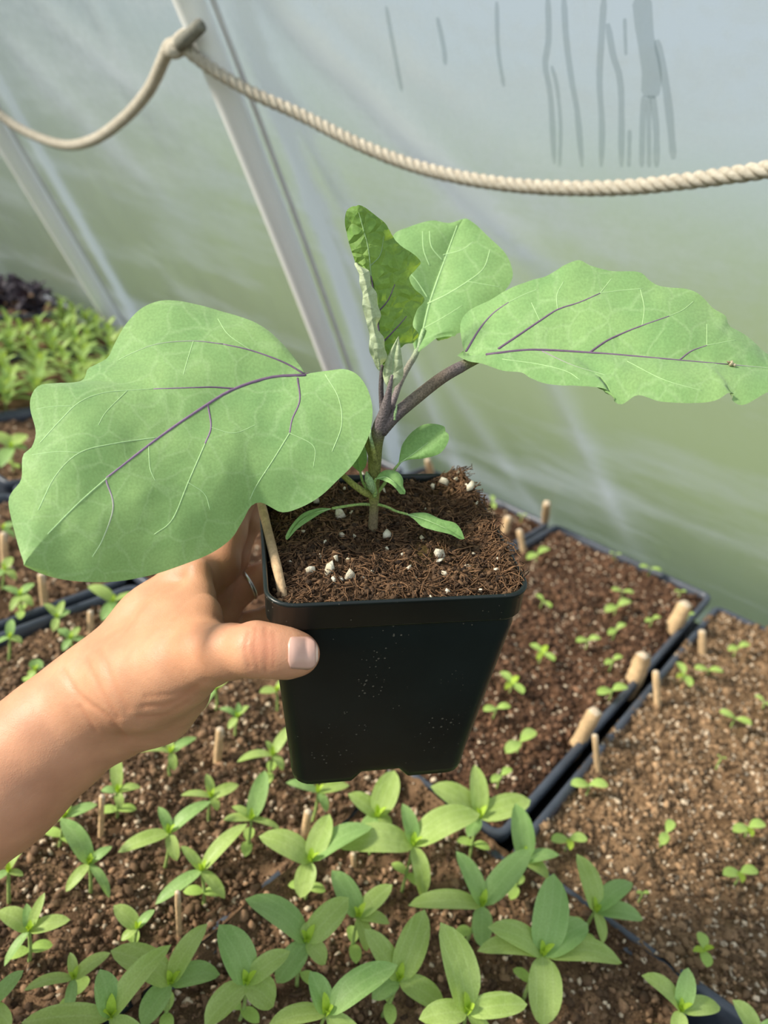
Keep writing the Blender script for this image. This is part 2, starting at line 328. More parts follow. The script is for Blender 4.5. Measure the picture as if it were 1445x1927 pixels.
wme = mesh('wall_back', np.vstack([VW, VW - WN * .0012]), np.vstack([F, F[:, ::-1] + len(VW)]), M_FILM, np.vstack([fc, fc]))
wme.materials.append(M_CLEAR); wme.polygons.foreach_set('material_index', np.repeat([0, 1], len(F)).astype(np.int32))
wall = obj('wall_back', wme, kind='structure')
wall['label'] = 'milky greenhouse film wall leaning over the trays'

def flat_strip(P, hw, nrm, th=0.0004):
    P = np.asarray(P); T = np.gradient(P, axis=0); T /= np.linalg.norm(T, axis=1)[:, None]
    s = np.cross(T, nrm); hw = np.broadcast_to(np.asarray(hw), (len(P),))[:, None]
    V = np.concatenate([P - s * hw, P + nrm * th, P + s * hw]); k = len(P); a = np.arange(k - 1)
    F = np.vstack([np.stack([a, a + 1, a + 1 + k, a + k], 1), np.stack([a + k, a + k + 1, a + 2 * k + 1, a + 2 * k], 1)])
    return V, [F]
for pts, wp in [([(1046, -20), (1047, 60), (1040, 110), (1050, 170), (1056, 295)], 9), ([(1052, 110), (1062, 150), (1068, 220), (1066, 300)], 6),
                ([(1076, -20), (1080, 60), (1090, 140), (1100, 200), (1108, 300)], 9), ([(1152, -20), (1146, 60), (1142, 140), (1146, 220), (1144, 300)], 9),
                ([(1158, 30), (1168, 90), (1182, 150), (1182, 300)], 9), ([(1190, 20), (1192, 90)], 5), ([(1198, 230), (1196, 300)], 6),
                ([(1222, -20), (1228, 50), (1240, 120), (1236, 170)], 24), ([(1225, 165), (1222, 230), (1220, 300)], 8), ([(1234, 165), (1234, 300)], 7), ([(1242, 165), (1248, 230), (1248, 300)], 9),
                ([(1250, 60), (1262, 120), (1272, 190), (1280, 285)], 10), ([(950, -10), (952, 80), (962, 150)], 7), ([(742, 0), (752, 60), (770, 160)], 8), ([(838, 20), (850, 80), (852, 110)], 8)]:
    P = cr([on_wall(x, y) for x, y in pts], 18) + WN * 0.012
    hw = np.full(18, wp / 2 * 0.85 / FPX) * (0.85 + 0.3 * vnoise(np.linspace(0, 5, 18) + wp, np.zeros(18), wp)); hw[0] *= 0.6; hw[-1] *= 0.5
    V, Fs = flat_strip(P, hw, WN); obj('water_streak', mesh('water_streak', V, Fs, M_STREAK), wall)

# hoops: pale pipes behind which the film is stretched
def hoop(x, label, x_top=0.0):
    t = thing('hoop_pipe', (x, float(wall_y(-0.065)) - 0.03, -0.065), label, 'pipe')
    z = np.linspace(-0.065, 1.02, 60); P = np.stack([x + x_top * np.clip(z, 0, None) ** 2 + z * 0, wall_y(z), z], 1) + WN * 0.026
    obj('pipe', mesh('pipe', *tube(P, 0.0165, 18), M_PIPE), t)
    P2 = np.stack([x + 0.026 + x_top * np.clip(z, 0, None) ** 2 + z * 0, wall_y(z), z], 1) + WN * 0.016
    obj('shadow_line', mesh('shadow_line', *tube(P2, 0.0032, 8), M_SHADOW_LINE), t)  # thin tube added as the line of shade between pipe and film
    return t
hoop(HOOPX[0], 'pale curved hoop pipe rising behind the potted plant to the rope knot', -0.10)
hoop(HOOPX[1], 'pale curved hoop pipe on the far left above the herb tray', 0.03)

# rope of three twisted strands, hanging from the knot at the hoop
t = thing('rope', on_wall(400, 40) + WN * 0.03, 'cream twisted rope knotted to the hoop and sagging across the film', 'rope')
def rope_span(pts, off, rad):
    P = cr([on_wall(x, y) + WN * o for (x, y), o in zip(pts, off)], 420); L = np.r_[0, np.cumsum(np.linalg.norm(np.diff(P, axis=0), axis=1))]
    T = np.gradient(P, axis=0); T /= np.linalg.norm(T, axis=1)[:, None]; u = np.cross(T, WN); u /= np.linalg.norm(u, axis=1)[:, None]; v = np.cross(T, u)
    for k in range(3):
        a = L * 2 * math.pi / 0.030 + k * 2.094
        Q = P + rad * 0.52 * (np.cos(a)[:, None] * u + np.sin(a)[:, None] * v)
        obj('strand', mesh('strand', *tube(Q, rad * 0.56, 8), M_ROPE), t)
rope_span([(-60, 120), (0, 174), (60, 222), (140, 253), (200, 245), (260, 205), (310, 150), (348, 85), (372, 52), (395, 42)], [.03] * 7 + [.036, .045, .052], 0.0072)
rope_span([(405, 45), (450, 83), (520, 140), (600, 190), (700, 240), (800, 279), (900, 303), (1000, 316), (1100, 320), (1200, 317), (1300, 306), (1400, 291), (1500, 274)], [.052, .05, .04] + [.03] * 10, 0.0063)
kc = on_wall(398, 42) + WN * 0.046
a = np.linspace(0, 2 * math.pi * 1.9, 60); ax1 = M @ np.array([0.62, -0.78, 0.0]); ax2 = np.cross(ax1, WN)
K = kc + np.cos(a)[:, None] * ax2 * 0.011 + np.sin(a)[:, None] * WN * 0.012 + ((a / a[-1] - 0.5) * 0.018)[:, None] * ax1
obj('knot', mesh('knot', *tube(K, 0.0062, 8), M_ROPE), t)
E2 = cr([on_wall(396, 48) + WN * 0.05, on_wall(412, 32) + WN * 0.055, on_wall(424, 20) + WN * 0.05, on_wall(434, 9) + WN * 0.045], 16)
obj('rope_end', mesh('rope_end', *tube(E2, np.linspace(0.0085, 0.0070, 16), 9), M_ROPE_SHADED), t, label='frayed rope end with shade painted into its dark colour')

# ------------------------------------------------------------------ trays and their soil
PH = (1 + 5 ** 0.5) / 2
ICO = np.array([(-1, PH, 0), (1, PH, 0), (-1, -PH, 0), (1, -PH, 0), (0, -1, PH), (0, 1, PH), (0, -1, -PH), (0, 1, -PH), (PH, 0, -1), (PH, 0, 1), (-PH, 0, -1), (-PH, 0, 1)]) / math.hypot(1, PH)
ICF = np.array([(0, 11, 5), (0, 5, 1), (0, 1, 7), (0, 7, 10), (0, 10, 11), (1, 5, 9), (5, 11, 4), (11, 10, 2), (10, 7, 6), (7, 1, 8), (3, 9, 4), (3, 4, 2), (3, 2, 6), (3, 6, 8), (3, 8, 9), (4, 9, 5), (2, 4, 11), (6, 2, 10), (8, 6, 7), (9, 8, 1)])
def crumbs(P, R, C, jit=1.0):                # many small lumps in one mesh
    n = len(P); V = ICO[None] * (1 + jit * (rng.random((n, 12, 1)) - 0.5)) * (0.5 + 1.0 * rng.random((n, 1, 3)))
    q = rng.normal(size=(n, 4)); q /= np.linalg.norm(q, axis=1)[:, None]; a, b, c, d = q.T
    Rm = np.stack([1 - 2 * (c * c + d * d), 2 * (b * c - a * d), 2 * (b * d + a * c), 2 * (b * c + a * d), 1 - 2 * (b * b + d * d), 2 * (c * d - a * b), 2 * (b * d - a * c), 2 * (c * d + a * b), 1 - 2 * (b * b + c * c)], -1).reshape(n, 3, 3)
    V = np.einsum('nij,nkj->nki', Rm, V) * np.asarray(R)[:, None, None] + np.asarray(P)[:, None]
    return V.reshape(-1, 3), [(np.arange(n)[:, None, None] * 12 + ICF).reshape(-1, 3)], np.repeat(np.asarray(C), 12, 0)

def rrect(x0, x1, y0, y1, r, k=4):
    out = []
    for cx, cy, a0 in ((x1 - r, y1 - r, 0), (x0 + r, y1 - r, 90), (x0 + r, y0 + r, 180), (x1 - r, y0 + r, 270)):
        for q in range(k + 1):
            a = math.radians(a0 + 90 * q / k); out.append((cx + r * math.cos(a), cy + r * math.sin(a)))
    return np.array(out)
def rings(loops, close_last=True):
    n = len(loops[0]); V = np.concatenate(loops); k = len(loops); i = np.arange(k - 1)[:, None] * n; j = np.arange(n)[None]
    F = [np.stack([i + j, i + (j + 1) % n, i + n + (j + 1) % n, i + n + j], -1).reshape(-1, 4)]
    if close_last: F.append((np.arange(n) + (k - 1) * n)[None])
    return V, F
def lp(rc, z): return np.c_[rc, np.full(len(rc), z)]
def in_view(P, m=60):
    q = (P - CAM) @ M; x = CX + FPX * q[:, 0] / q[:, 2]; y = CY + FPX * q[:, 1] / q[:, 2]
    return (q[:, 2] > 0.05) & (x > -m) & (x < 1445 + m) & (y > -m) & (y < 1927 + m)

SOILS = {}
def soil_h(x, y, s): return -0.0025 + 0.016 * (fbm(x * 45, y * 45, 3, s) - 0.45) + 0.005 * (fbm(x * 190, y * 190, 2, s + 3) - 0.4)
def tray(v1a, v1b, v2a, v2b, label, slabel, ca, cb, seed, res=0.0028, ncr=9000, light=0.06, spill=0.0):
    x0, x1, y0, y1 = -v1b * CAMH, -v1a * CAMH, v2a * CAMH, v2b * CAMH
    t = thing('seedling_tray', ((x0 + x1) / 2, (y0 + y1) / 2, -0.064), label, 'tray', 'black plastic seedling trays')
    o = [lp(rrect(x0 + .010, x1 - .010, y0 + .010, y1 - .010, .02), -.064), lp(rrect(x0 + .004, x1 - .004, y0 + .004, y1 - .004, .02), -.004)]
    n = [lp(rrect(x0 + .0052, x1 - .0052, y0 + .0052, y1 - .0052, .019), -.004), lp(rrect(x0 + .012, x1 - .012, y0 + .012, y1 - .012, .019), -.062)]
    V, Fs, _ = join([rings(o[::-1]), rings(n)]); obj('tray_body', mesh('tray_body', V, Fs, M_TRAY), t)
    R = [lp(rrect(x0 + a, x1 - a, y0 + a, y1 - a, max(.014 - a, .004)), z) for a, z in ((.0015, -.009), (0, -.006), (.0, .001), (.0012, .0028), (.0045, .0034), (.007, .0020), (.0078, -.004), (.008, -.010))]
    obj('tray_rim', mesh('tray_rim', *rings(R, False), M_TRAY), t)
    ed = .0065 if not spill else .0005; gx = np.arange(x0 + ed, x1 - ed + .0001, res); gy = np.arange(y0 + ed, y1 - ed + .0001, res); A, Bq = np.meshgrid(gx, gy)
    Z = soil_h(A, Bq, seed); e = np.minimum(np.minimum(A - gx[0], gx[-1] - A), np.minimum(Bq - gy[0], gy[-1] - Bq)); Z = Z + (spill + .012 * (fbm(A * 30, Bq * 30, 3, seed + 70) - .5) if spill else -0.004) * np.clip(1 - e / .012, 0, 1)
    k = np.clip(1.6 * fbm(A * 60, Bq * 60, 4, seed + 20) - 0.3, 0, 1)[..., None]; C = np.array(ca) * (1 - k) + np.array(cb) * k
    g = np.clip(3 * (fbm(A * 22, Bq * 22, 3, seed + 40) - 0.52), 0, 1)[..., None] * 0.5; C = C * (1 - g) + np.array((0.055, 0.052, 0.022)) * g
    nxx, nyy = len(gx), len(gy); i = np.arange(nyy - 1)[:, None] * nxx; j = np.arange(nxx - 1)[None]
    F = np.stack([i + j, i + j + 1, i + nxx + j + 1, i + nxx + j], -1).reshape(-1, 4)
    s = obj('potting_soil', mesh('potting_soil', np.stack([A, Bq, Z], -1).reshape(-1, 3), F, M_SOIL, C.reshape(-1, 3)), None, slabel, 'soil', None, 'stuff')
    if ncr:
        ec = .009 if not spill else .002; px = x0 + ec + rng.random(ncr) * (x1 - x0 - 2 * ec); py = y0 + ec + rng.random(ncr) * (y1 - y0 - 2 * ec)
        zi = Z[np.clip(((py - gy[0]) / res).round().astype(int), 0, len(gy) - 1), np.clip(((px - gx[0]) / res).round().astype(int), 0, len(gx) - 1)]
        P = np.c_[px, py, zi + .0004]; P = P[in_view(P, 450)]; n = len(P)
        R = 0.0006 + 0.0028 * rng.random(n) ** 3.8; kk = rng.random((n, 1)); C = (np.array(ca) * (1 - kk) + np.array(cb) * kk) * (0.55 + 1.1 * rng.random((n, 1)))
        wl = rng.random(n) < light; C[wl] = np.array((0.62, 0.50, 0.36)) * (0.7 + 0.5 * rng.random((wl.sum(), 1))); R[wl] = 0.0008 + 0.0013 * rng.random(wl.sum())
        V, Fs, C = crumbs(P, R, C); c = obj('crumbs', mesh('crumbs', V, Fs, M_CRUMB, C, smooth=False), s); c['kind'] = 'stuff'
    return t
BR1, BR2 = (0.060, 0.034, 0.019), (0.23, 0.140, 0.080)
RD1, RD2 = (0.042, 0.021, 0.012), (0.165, 0.088, 0.050)
TN1, TN2 = (0.095, 0.056, 0.029), (0.30, 0.19, 0.105)
tray(.262, .782, .948, 2.20, 'black seedling tray with sparse sprouts between the pot and the film', 'dark reddish potting soil of the tray right behind the pot', RD1, RD2, 1, ncr=24000)
tray(-.32, .243, .936, 2.150, 'black seedling tray at the right edge of the photo', 'dry tan potting soil of the tray at the right edge', TN1, TN2, 2, ncr=24000, light=.10, spill=.003)
tray(-.075, .4615, -.20, .930, 'black seedling tray of broad-leaved seedlings at the bottom below the pot', 'brown potting soil under the broad-leaved seedlings below the pot', BR1, BR2, 3, ncr=19000, light=.08, spill=.012)
tray(.4635, .984, -.20, .942, 'black seedling tray at the lower left under the forearm', 'brown potting soil of the tray under the forearm', BR1, BR2, 4, ncr=22000, light=.07, spill=.012)
tray(.994, 1.245, -.10, .94, 'narrow black seedling tray beside the hand, beyond the forearm', 'brown potting soil of the narrow tray beyond the forearm', BR1, BR2, 5, ncr=7000)
tray(1.265, 1.785, -.10, .945, 'black seedling tray left of the hand below the big left leaf', 'brown potting soil of the tray below the big left leaf', BR1, BR2, 6, ncr=6000)
tray(.79, 1.30, .957, 2.19, 'black seedling tray hidden behind the pot and the fingers', 'dark potting soil of the tray behind the pot rim', RD1, RD2, 7, res=.004, ncr=8000)
tray(1.31, 1.82, .957, 2.09, 'black seedling tray behind the big left leaf and the stem', 'brown potting soil behind the eggplant stem', RD1, RD2, 8, res=.004, ncr=5000)
tray(1.83, 2.285, .957, 2.17, 'black seedling tray with bare soil in front of the herb trays', 'brown potting soil in front of the herbs at the left edge', BR1, BR2, 9, res=.004, ncr=5000)
tray(2.30, 2.83, .957, 2.17, 'black seedling tray holding the nearer herbs at upper left', 'dark potting soil under the nearer herbs', BR1, BR2, 10, res=.006, ncr=0)
tray(2.84, 3.36, .957, 2.09, 'black seedling tray holding the farther herbs at upper left', 'dark potting soil under the farther herbs', BR1, BR2, 11, res=.006, ncr=0)
tray(3.37, 3.90, .957, 2.17, 'black seedling tray with the dark purple plant at upper left', 'dark potting soil under the dark purple plant', BR1, BR2, 12, res=.006, ncr=0)

# ------------------------------------------------------------------ the square pot
PB = M @ np.array([[0.983768, -0.166084, 0.067944], [-0.024232, -0.498127, -0.866765], [0.177801, 0.85105, -0.494066]])
PC = CAM + M @ np.array([-0.001014, 0.007678, 0.349787])
def pw(l): return PC + np.asarray(l, float) @ PB.T           # pot axes (right, away, up; rim at 0) -> world
def pl(P): return (np.asarray(P) - PC) @ PB
def sq(h, r, per=14, k=6):                    # rounded square with points along the sides
    out = []
    for cx, cy, a0 in ((h - r, h - r, 0), (-h + r, h - r, 90), (-h + r, -h + r, 180), (h - r, -h + r, 270)):
        for q in range(k + 1):
            a = math.radians(a0 + 90 * q / k); out.append((cx + r * math.cos(a), cy + r * math.sin(a)))
        a = math.radians(a0 + 90); p = np.array(out[-1])
        nx_ = {0: (-h + r, h), 90: (-h, -h + r), 180: (h - r, -h), 270: (h, h - r)}[a0]
        for q in range(1, per): out.append(tuple(p + (np.array(nx_) - p) * q / per))
    return np.array(out)
pot = thing('plant_pot', pw((0, 0, -.1172)), 'black square plastic pot held in the hand, dusted with soil specks', 'pot')
PHT = .1172; BHW = .0419
def halfw(z): return .0525 + (BHW - .0525) * np.clip((-z - .012) / (PHT - .012), 0, 1)
def feet(rc, z, lift):                        # the lower edge is notched in the middle of each side
    z = np.full(len(rc), z); mid = np.minimum(abs(rc[:, 0]), abs(rc[:, 1])); s = np.clip((0.0135 - mid) / .002, 0, 1); return np.c_[rc, z + lift * s]
Lo = [lp(sq(.0512, .009), -.0135)] + [lp(sq(halfw(z), .0095), z) for z in np.linspace(-.02, -.105, 10)] + [feet(sq(BHW + .0006, .009), -.1125, .004), feet(sq(BHW, .009), -PHT + .001, .0058), feet(sq(BHW - .0015, .009), -PHT, .0055), lp(sq(BHW - .008, .006), -.109), lp(sq(.012, .006), -.108)]
Li = [lp(sq(halfw(z) - .0012, .009), z) for z in (-.0135, -.04, -.08, -.104)]
V, Fs, _ = join([rings(Lo), rings([l for l in Li])]); obj('pot_body', mesh('pot_body', pw(V), Fs, M_POT), pot)
Rr = [lp(sq(a, b), z) for a, b, z in ((.0510, .009, -.0140), (.0532, .011, -.0138), (.0540, .0115, -.0125), (.0541, .0115, -.0025), (.0548, .0118, -.0012), (.0546, .0118, -.0002), (.0538, .0115, .0002), (.0529, .011, -.0006), (.0526, .011, -.004), (.0516, .010, -.014))]
obj('pot_rim', mesh('pot_rim', pw(rings(Rr, False)[0]), rings(Rr, False)[1], M_POT), pot)

def ps_h(x, y):                               # potting mix in the pot, heaped to the right
    e = np.maximum(abs(x), abs(y)); h = -.0050 + .008 * (fbm(x * 90 + 7, y * 90, 4, 31) - .45) + .0022 * (fbm(x * 420, y * 420, 3, 37) - .45)
    h = h + .0065 * np.clip((x - .030) / .018, 0, 1) ** 1.5 * np.clip((y + .052) / .02, 0, 1) + .0025 * np.clip((y - .03) / .02, 0, 1)
    h = h - .0025 * np.clip((-x - .03) / .02, 0, 1)
    return h - .006 * np.clip((e - .049) / .004, 0, 1) * (x < .04)
g = np.arange(-.0522, .05221, .0009); A, Bq = np.meshgrid(g, g); Z = ps_h(A, Bq)
k = np.clip(1.7 * fbm(A * 160, Bq * 160, 4, 51) - .35, 0, 1)[..., None]; C = np.array((.016, .009, .005)) * (1 - k) + np.array((.095, .053, .027)) * k
gm = np.clip(4 * (fbm(A * 50, Bq * 50, 3, 61) - .55), 0, 1)[..., None] * .6; C = C * (1 - gm) + np.array((.07, .055, .014)) * gm
n = len(g); i = np.arange(n - 1)[:, None] * n; j = np.arange(n - 1)[None]; F = np.stack([i + j, i + j + 1, i + n + j + 1, i + n + j], -1).reshape(-1, 4)
keep = np.hypot(np.maximum(abs(A) - .0422, 0), np.maximum(abs(Bq) - .0422, 0)).ravel() < .0104
F = F[keep[F].all(1)]
psoil = obj('potting_mix', mesh('potting_mix', pw(np.stack([A, Bq, Z], -1).reshape(-1, 3)), F, M_SOIL, C.reshape(-1, 3)), None, 'dark fibrous potting mix with white perlite filling the held pot', 'soil', None, 'stuff')
def rnd_soil(n, lim=.050):
    x = (rng.random(n) * 2 - 1) * lim; y = (rng.random(n) * 2 - 1) * lim; return x, y
x, y = rnd_soil(9000, .0508); R = .00025 + .0012 * rng.random(9000) ** 3.2; kk = rng.random((9000, 1)); C = (np.array((.018, .010, .006)) * (1 - kk) + np.array((.15, .085, .043)) * kk) * (.5 + rng.random((9000, 1)))
V, Fs, C = crumbs(np.c_[x, y, ps_h(x, y) + .0003], R, C); c = obj('crumbs', mesh('crumbs', pw(V), Fs, M_CRUMB, C, smooth=False), psoil); c['kind'] = 'stuff'
parts = []                                    # coir fibres
for q in range(1900):
    x, y = rnd_soil(1, .050); x, y = x[0], y[0]
    if q > 1600: x, y = .044 + .011 * rng.random(), -.045 + .097 * rng.random()
    a = rng.random() * 6.28; l = .003 + .008 * rng.random(); b = rng.normal() * .5
    s = np.linspace(-.5, .5, 5); X = x + l * s * math.cos(a) - b * l * s ** 2 * math.sin(a); Y = y + l * s * math.sin(a) + b * l * s ** 2 * math.cos(a)
    Zf = ps_h(np.clip(X, -.051, .053), np.clip(Y, -.051, .051)) + .0008 + .0022 * rng.random() * (s + .5)
    kk = rng.random(); parts.append(tube(pw(np.c_[np.clip(X, -.052, .056), np.clip(Y, -.052, .053), Zf]), .00012 + .00022 * rng.random(), 3) + (np.array((.04, .021, .011)) * (1 - kk) + np.array((.24, .13, .065)) * kk,))
V, Fs, C = join(parts); c = obj('coir_fibres', mesh('coir_fibres', V, Fs, M_CRUMB, C), psoil); c['kind'] = 'stuff'
def soil_pt(px, py):                          # picture point -> point on the pot's soil
    r = rdir(px, py) @ PB; o = (CAM - PC) @ PB; z = -.005
    for _ in range(6): t_ = (z - o[2]) / r[2]; z = float(ps_h(np.array(o[0] + t_ * r[0]), np.array(o[1] + t_ * r[1])))
    return o + t_ * r
def lump(P, r):
    V, Fs, _ = crumbs(np.array([P]), np.array([r]), np.ones((1, 3)), 1.1); return V, Fs
for px, py, d in [(593, 943, 17), (637, 978, 22), (620, 1078, 16), (658, 1092, 14), (585, 1079, 14), (629, 1096, 10), (640, 1093, 9), (827, 1050, 16), (826, 1060, 11), (730, 1013, 11), (795, 1017, 9), (836, 1084, 9), (843, 1120, 13), (643, 1013, 10), (611, 1025, 8), (633, 1054, 9),
                  (933, 1076, 10), (769, 1072, 7), (775, 911, 9), (790, 906, 11), (813, 920, 8), (822, 903, 7), (836, 913, 10), (857, 906, 9), (861, 892, 7), (883, 925, 13), (878, 918, 9), (896, 955, 8), (700, 1078, 6), (740, 1106, 7), (681, 1089, 8), (655, 1058, 7), (727, 1036, 6),
                  (680, 905, 9), (683, 897, 7), (648, 922, 6), (722, 925, 6), (660, 968, 7), (905, 1115, 6), (880, 1070, 7), (667, 1012, 6), (810, 1125, 5), (756, 1045, 5), (850, 1000, 5), (800, 960, 5), (935, 1055, 6), (890, 1045, 5), (700, 1125, 5), (570, 1003, 6), (545, 1060, 6), (602, 1050, 6), (780, 1090, 5)]:
    l = soil_pt(px, py); r = d / 2 * depth(pw(l)) / FPX * 1.35
    V, Fs = lump(l + (0, 0, r * .85), r); obj('perlite_chunk', mesh('perlite_chunk', pw(V), Fs, M_PERL, smooth=False), psoil)

# wooden skewer lying along the left rim
P = cr([pw(soil_pt(536, 1126) + (0, 0, -.004)), pix(525, 1085, .3165), pix(508, 1015, .336), pix(491, 945, .357), pix(476, 880, .378)], 24)
k = rng.random(24) * .00018; V, Fs = tube(P, .00195 + k, 10); cc = np.array((.44, .30, .17)) * (.8 + .4 * np.repeat(rng.random(24), 10))[:, None]
cc = np.vstack([cc, cc[:2]]); obj('wooden_skewer', mesh('wooden_skewer', V, Fs, M_STICK, cc), None, 'thin round wooden skewer leaning along the left rim of the held pot', 'stick')

# ------------------------------------------------------------------ the eggplant seedling
def loft(mid, ea, eb, ns=64, nt=14, power=1.6, puck=.0010, bulge=.0015, fr=70, seed=0, ruff=0.0, wave=0.0):
    s = np.linspace(0, 1, ns + 1); um = s ** power
    m_, a_, b_ = cr(mid, um), cr(ea, s), cr(eb, s); rows = []
    t = np.linspace(0, 1, nt + 1)
    P = np.concatenate([a_[:, None] + (m_ - a_)[:, None] * t[None, :, None], m_[:, None] + (b_ - m_)[:, None] * t[None, 1:, None]], 1)
    W_ = pixs(P.reshape(-1, 3)).reshape(P.shape); k = W_.shape[1]
    du = np.gradient(W_, axis=0); dv = np.gradient(W_, axis=1); nrm = np.cross(du, dv); nrm /= np.linalg.norm(nrm, axis=2)[..., None] + 1e-12
    tt = np.abs(np.linspace(-1, 1, k))[None]; tow = CAM - W_; sg = np.sign((nrm * tow).sum(2)); sg[sg == 0] = 1; nrm = nrm * sg[..., None]
    uv = np.stack([P[..., 0], P[..., 1]], -1) / FPX * .33
    d = bulge * np.sin(np.pi * np.clip(tt, 0, 1)) * np.sin(np.pi * s)[:, None] + puck * (fbm(uv[..., 0] * fr + seed, uv[..., 1] * fr, 3, seed) - .45) * (1.2 - .4 * tt)
    d = d + wave * (fbm(uv[..., 0] * 26 + seed, uv[..., 1] * 26 + 5, 2, seed + 2) - .4) * (.5 + .5 * tt)
    if ruff: d = d + ruff * tt ** 3 * np.sin(s[:, None] * 34 + seed + 2 * (np.arange(k)[None] > k / 2))
    W_ = W_ + nrm * d[..., None]; W_[0] = W_[0, nt]
    i = np.arange(ns)[:, None] * k; j = np.arange(k - 1)[None]
    return W_.reshape(-1, 3), [np.stack([i + j, i + j + 1, i + k + j + 1, i + k + j], -1).reshape(-1, 4)], uv.reshape(-1, 2), W_
PURP = np.array((.13, .085, .135)); LGRN = np.array((.41, .60, .28))
def veins(leaf, V, Fs, lst):                  # raised veins laid on the blade
    bvh = BVHTree.FromPolygons([Vector(v) for v in V], [tuple(f) for f in Fs[0].tolist()])
    for pts, w0, w1, c0, c1 in lst:
        q = cr(np.array([(x, y, 0) for x, y in pts], float), 22) if len(pts) > 2 else np.array([np.array((*pts[0], 0.)) * (1 - u) + np.array((*pts[1], 0.)) * u for u in np.linspace(0, 1, 22)])
        P, R, C = [], [], []
        for a, u in zip(q, np.linspace(0, 1, len(q))):
            dr = rdir(a[0], a[1]); dr /= np.linalg.norm(dr); h = bvh.ray_cast(Vector(CAM), Vector(dr))
            if h[0] is None: continue
            p = np.array(h[0]); r = (w0 + (w1 - w0) * u) / 2 * depth(p) / FPX; P.append(p + dr * r * .55); R.append(r * 1.25); C.append(c0 * (1 - u) + c1 * u)
        if len(P) < 4: continue
        V2, F2 = tube(P, R, 6); C = np.repeat(np.array(C), 6, 0); C = np.vstack([C, C[0], C[-1]])
        obj('vein', mesh('vein', V2, F2, M_VEIN, C), leaf)

d0 = depth(pw(soil_pt(702, 990)))
def sd_(y): return d0 - .000117 * (990 - y)
egg = thing('eggplant_seedling', pw(soil_pt(702, 990)), 'young eggplant with four large green leaves growing in the held pot', 'plant')
SG, SP, SB = np.array((.16, .17, .045)), np.array((.155, .125, .125)), np.array((.20, .16, .09))
def stalk(name, pts, r, cols, n=10, k=26):
    P = pixs(cr(np.array(pts, float), k)); u = np.linspace(0, 1, k); R = np.interp(u, np.linspace(0, 1, len(r)), r) * np.array([depth(p) for p in P]) / FPX
    cols = np.array(cols); C = np.stack([np.interp(u, np.linspace(0, 1, len(cols)), cols[:, q]) for q in range(3)], 1)
    V, Fs = tube(P, R, n); C = np.repeat(C, n, 0); C = np.vstack([C, C[0], C[-1]]); return obj(name, mesh(name, V, Fs, M_STEM, C), egg)
stalk('stem', [(701, 998, sd_(998) + .001), (703, 965, sd_(965)), (704, 930, sd_(930)), (704, 900, sd_(900)), (705, 865, sd_(865)), (707, 832, sd_(832)), (716, 800, sd_(800)), (724, 776, sd_(776)), (730, 745, sd_(745)), (738, 706, sd_(706))],
      [9.5, 8.5, 10, 11, 13, 14, 14, 11, 6, 2.5], [SB, SB, SG * 1.3, SG, SG, SG * .9, SP * .8, SP * .8, SP, SP * 1.3], 14, 40)
stalk('petiole', [(716, 812, sd_(812)), (740, 785, .333), (775, 755, .332), (830, 712, .334), (872, 688, .337), (908, 672, .337)], [13, 12.5, 12, 11.5, 11, 7], [SP * .8, SP * .8, np.array((.16, .13, .09)), np.array((.16, .12, .085)), SP, SG * 1.5], 12)
stalk('petiole', [(728, 785, .336), (740, 755, .338), (752, 722, .346), (768, 690, .358), (783, 664, .3725), (797, 620, .378)], [7, 6.5, 6, 6, 5.5, 4], [SP, SP * 1.3, np.array((.26, .22, .18)), np.array((.28, .26, .2)), np.array((.33, .42, .25)), LGRN * .8])
stalk('petiole', [(721, 790, .335), (718, 755, .333), (717, 725, .330), (719, 688, .327)], [6, 5, 4.6, 4], [SP * .8, SP * .7, SP * .6, SP * .7])
stalk('petiole', [(704, 862, sd_(862)), (692, 832, .339), (665, 795, .345), (625, 748, .352), (592, 712, .352), (570, 706, .348)], [10, 8.5, 8, 7.5, 7, 5], [SG, SG, SG, SP, SP, SP])
stalk('petiole', [(702, 932, sd_(932)), (685, 926, .347), (665, 912, .346), (648, 897, .347), (630, 884, .350)], [8, 6.5, 6, 5.5, 5], [SG * 1.6, SG * 1.7, SG * 1.6, SG * 1.3, SG * 1.3])
stalk('bud', [(706, 868, sd_(868) - .004), (700, 836, sd_(836) - .0045), (697, 822, .331), (698, 808, .330)], [5, 4.5, 3.4, .8], [SG, SG * 1.5, LGRN * .6, LGRN * .7])
stalk('bud', [(742, 790, .331), (744, 775, .330), (747, 763, .329)], [3, 3.4, 1], [LGRN * .6, LGRN * .7, LGRN * .8])
stalk('bud', [(706, 930, sd_(930) - .003), (697, 910, .342), (692, 898, .342), (690, 888, .343)], [4.5, 8.5, 8, 2], [LGRN * .6, LGRN * .6, LGRN * .65, LGRN * .7])

def leaf(m, mid, ea, eb, vv=(), **kw):
    V, Fs, uv, _ = loft(mid, ea, eb, **kw); o = obj('leaf', mesh('leaf', V, Fs, m, uv=uv), egg); veins(o, V, Fs, vv); return o, V, Fs
G2 = LGRN * 1.0; G3 = LGRN * .86
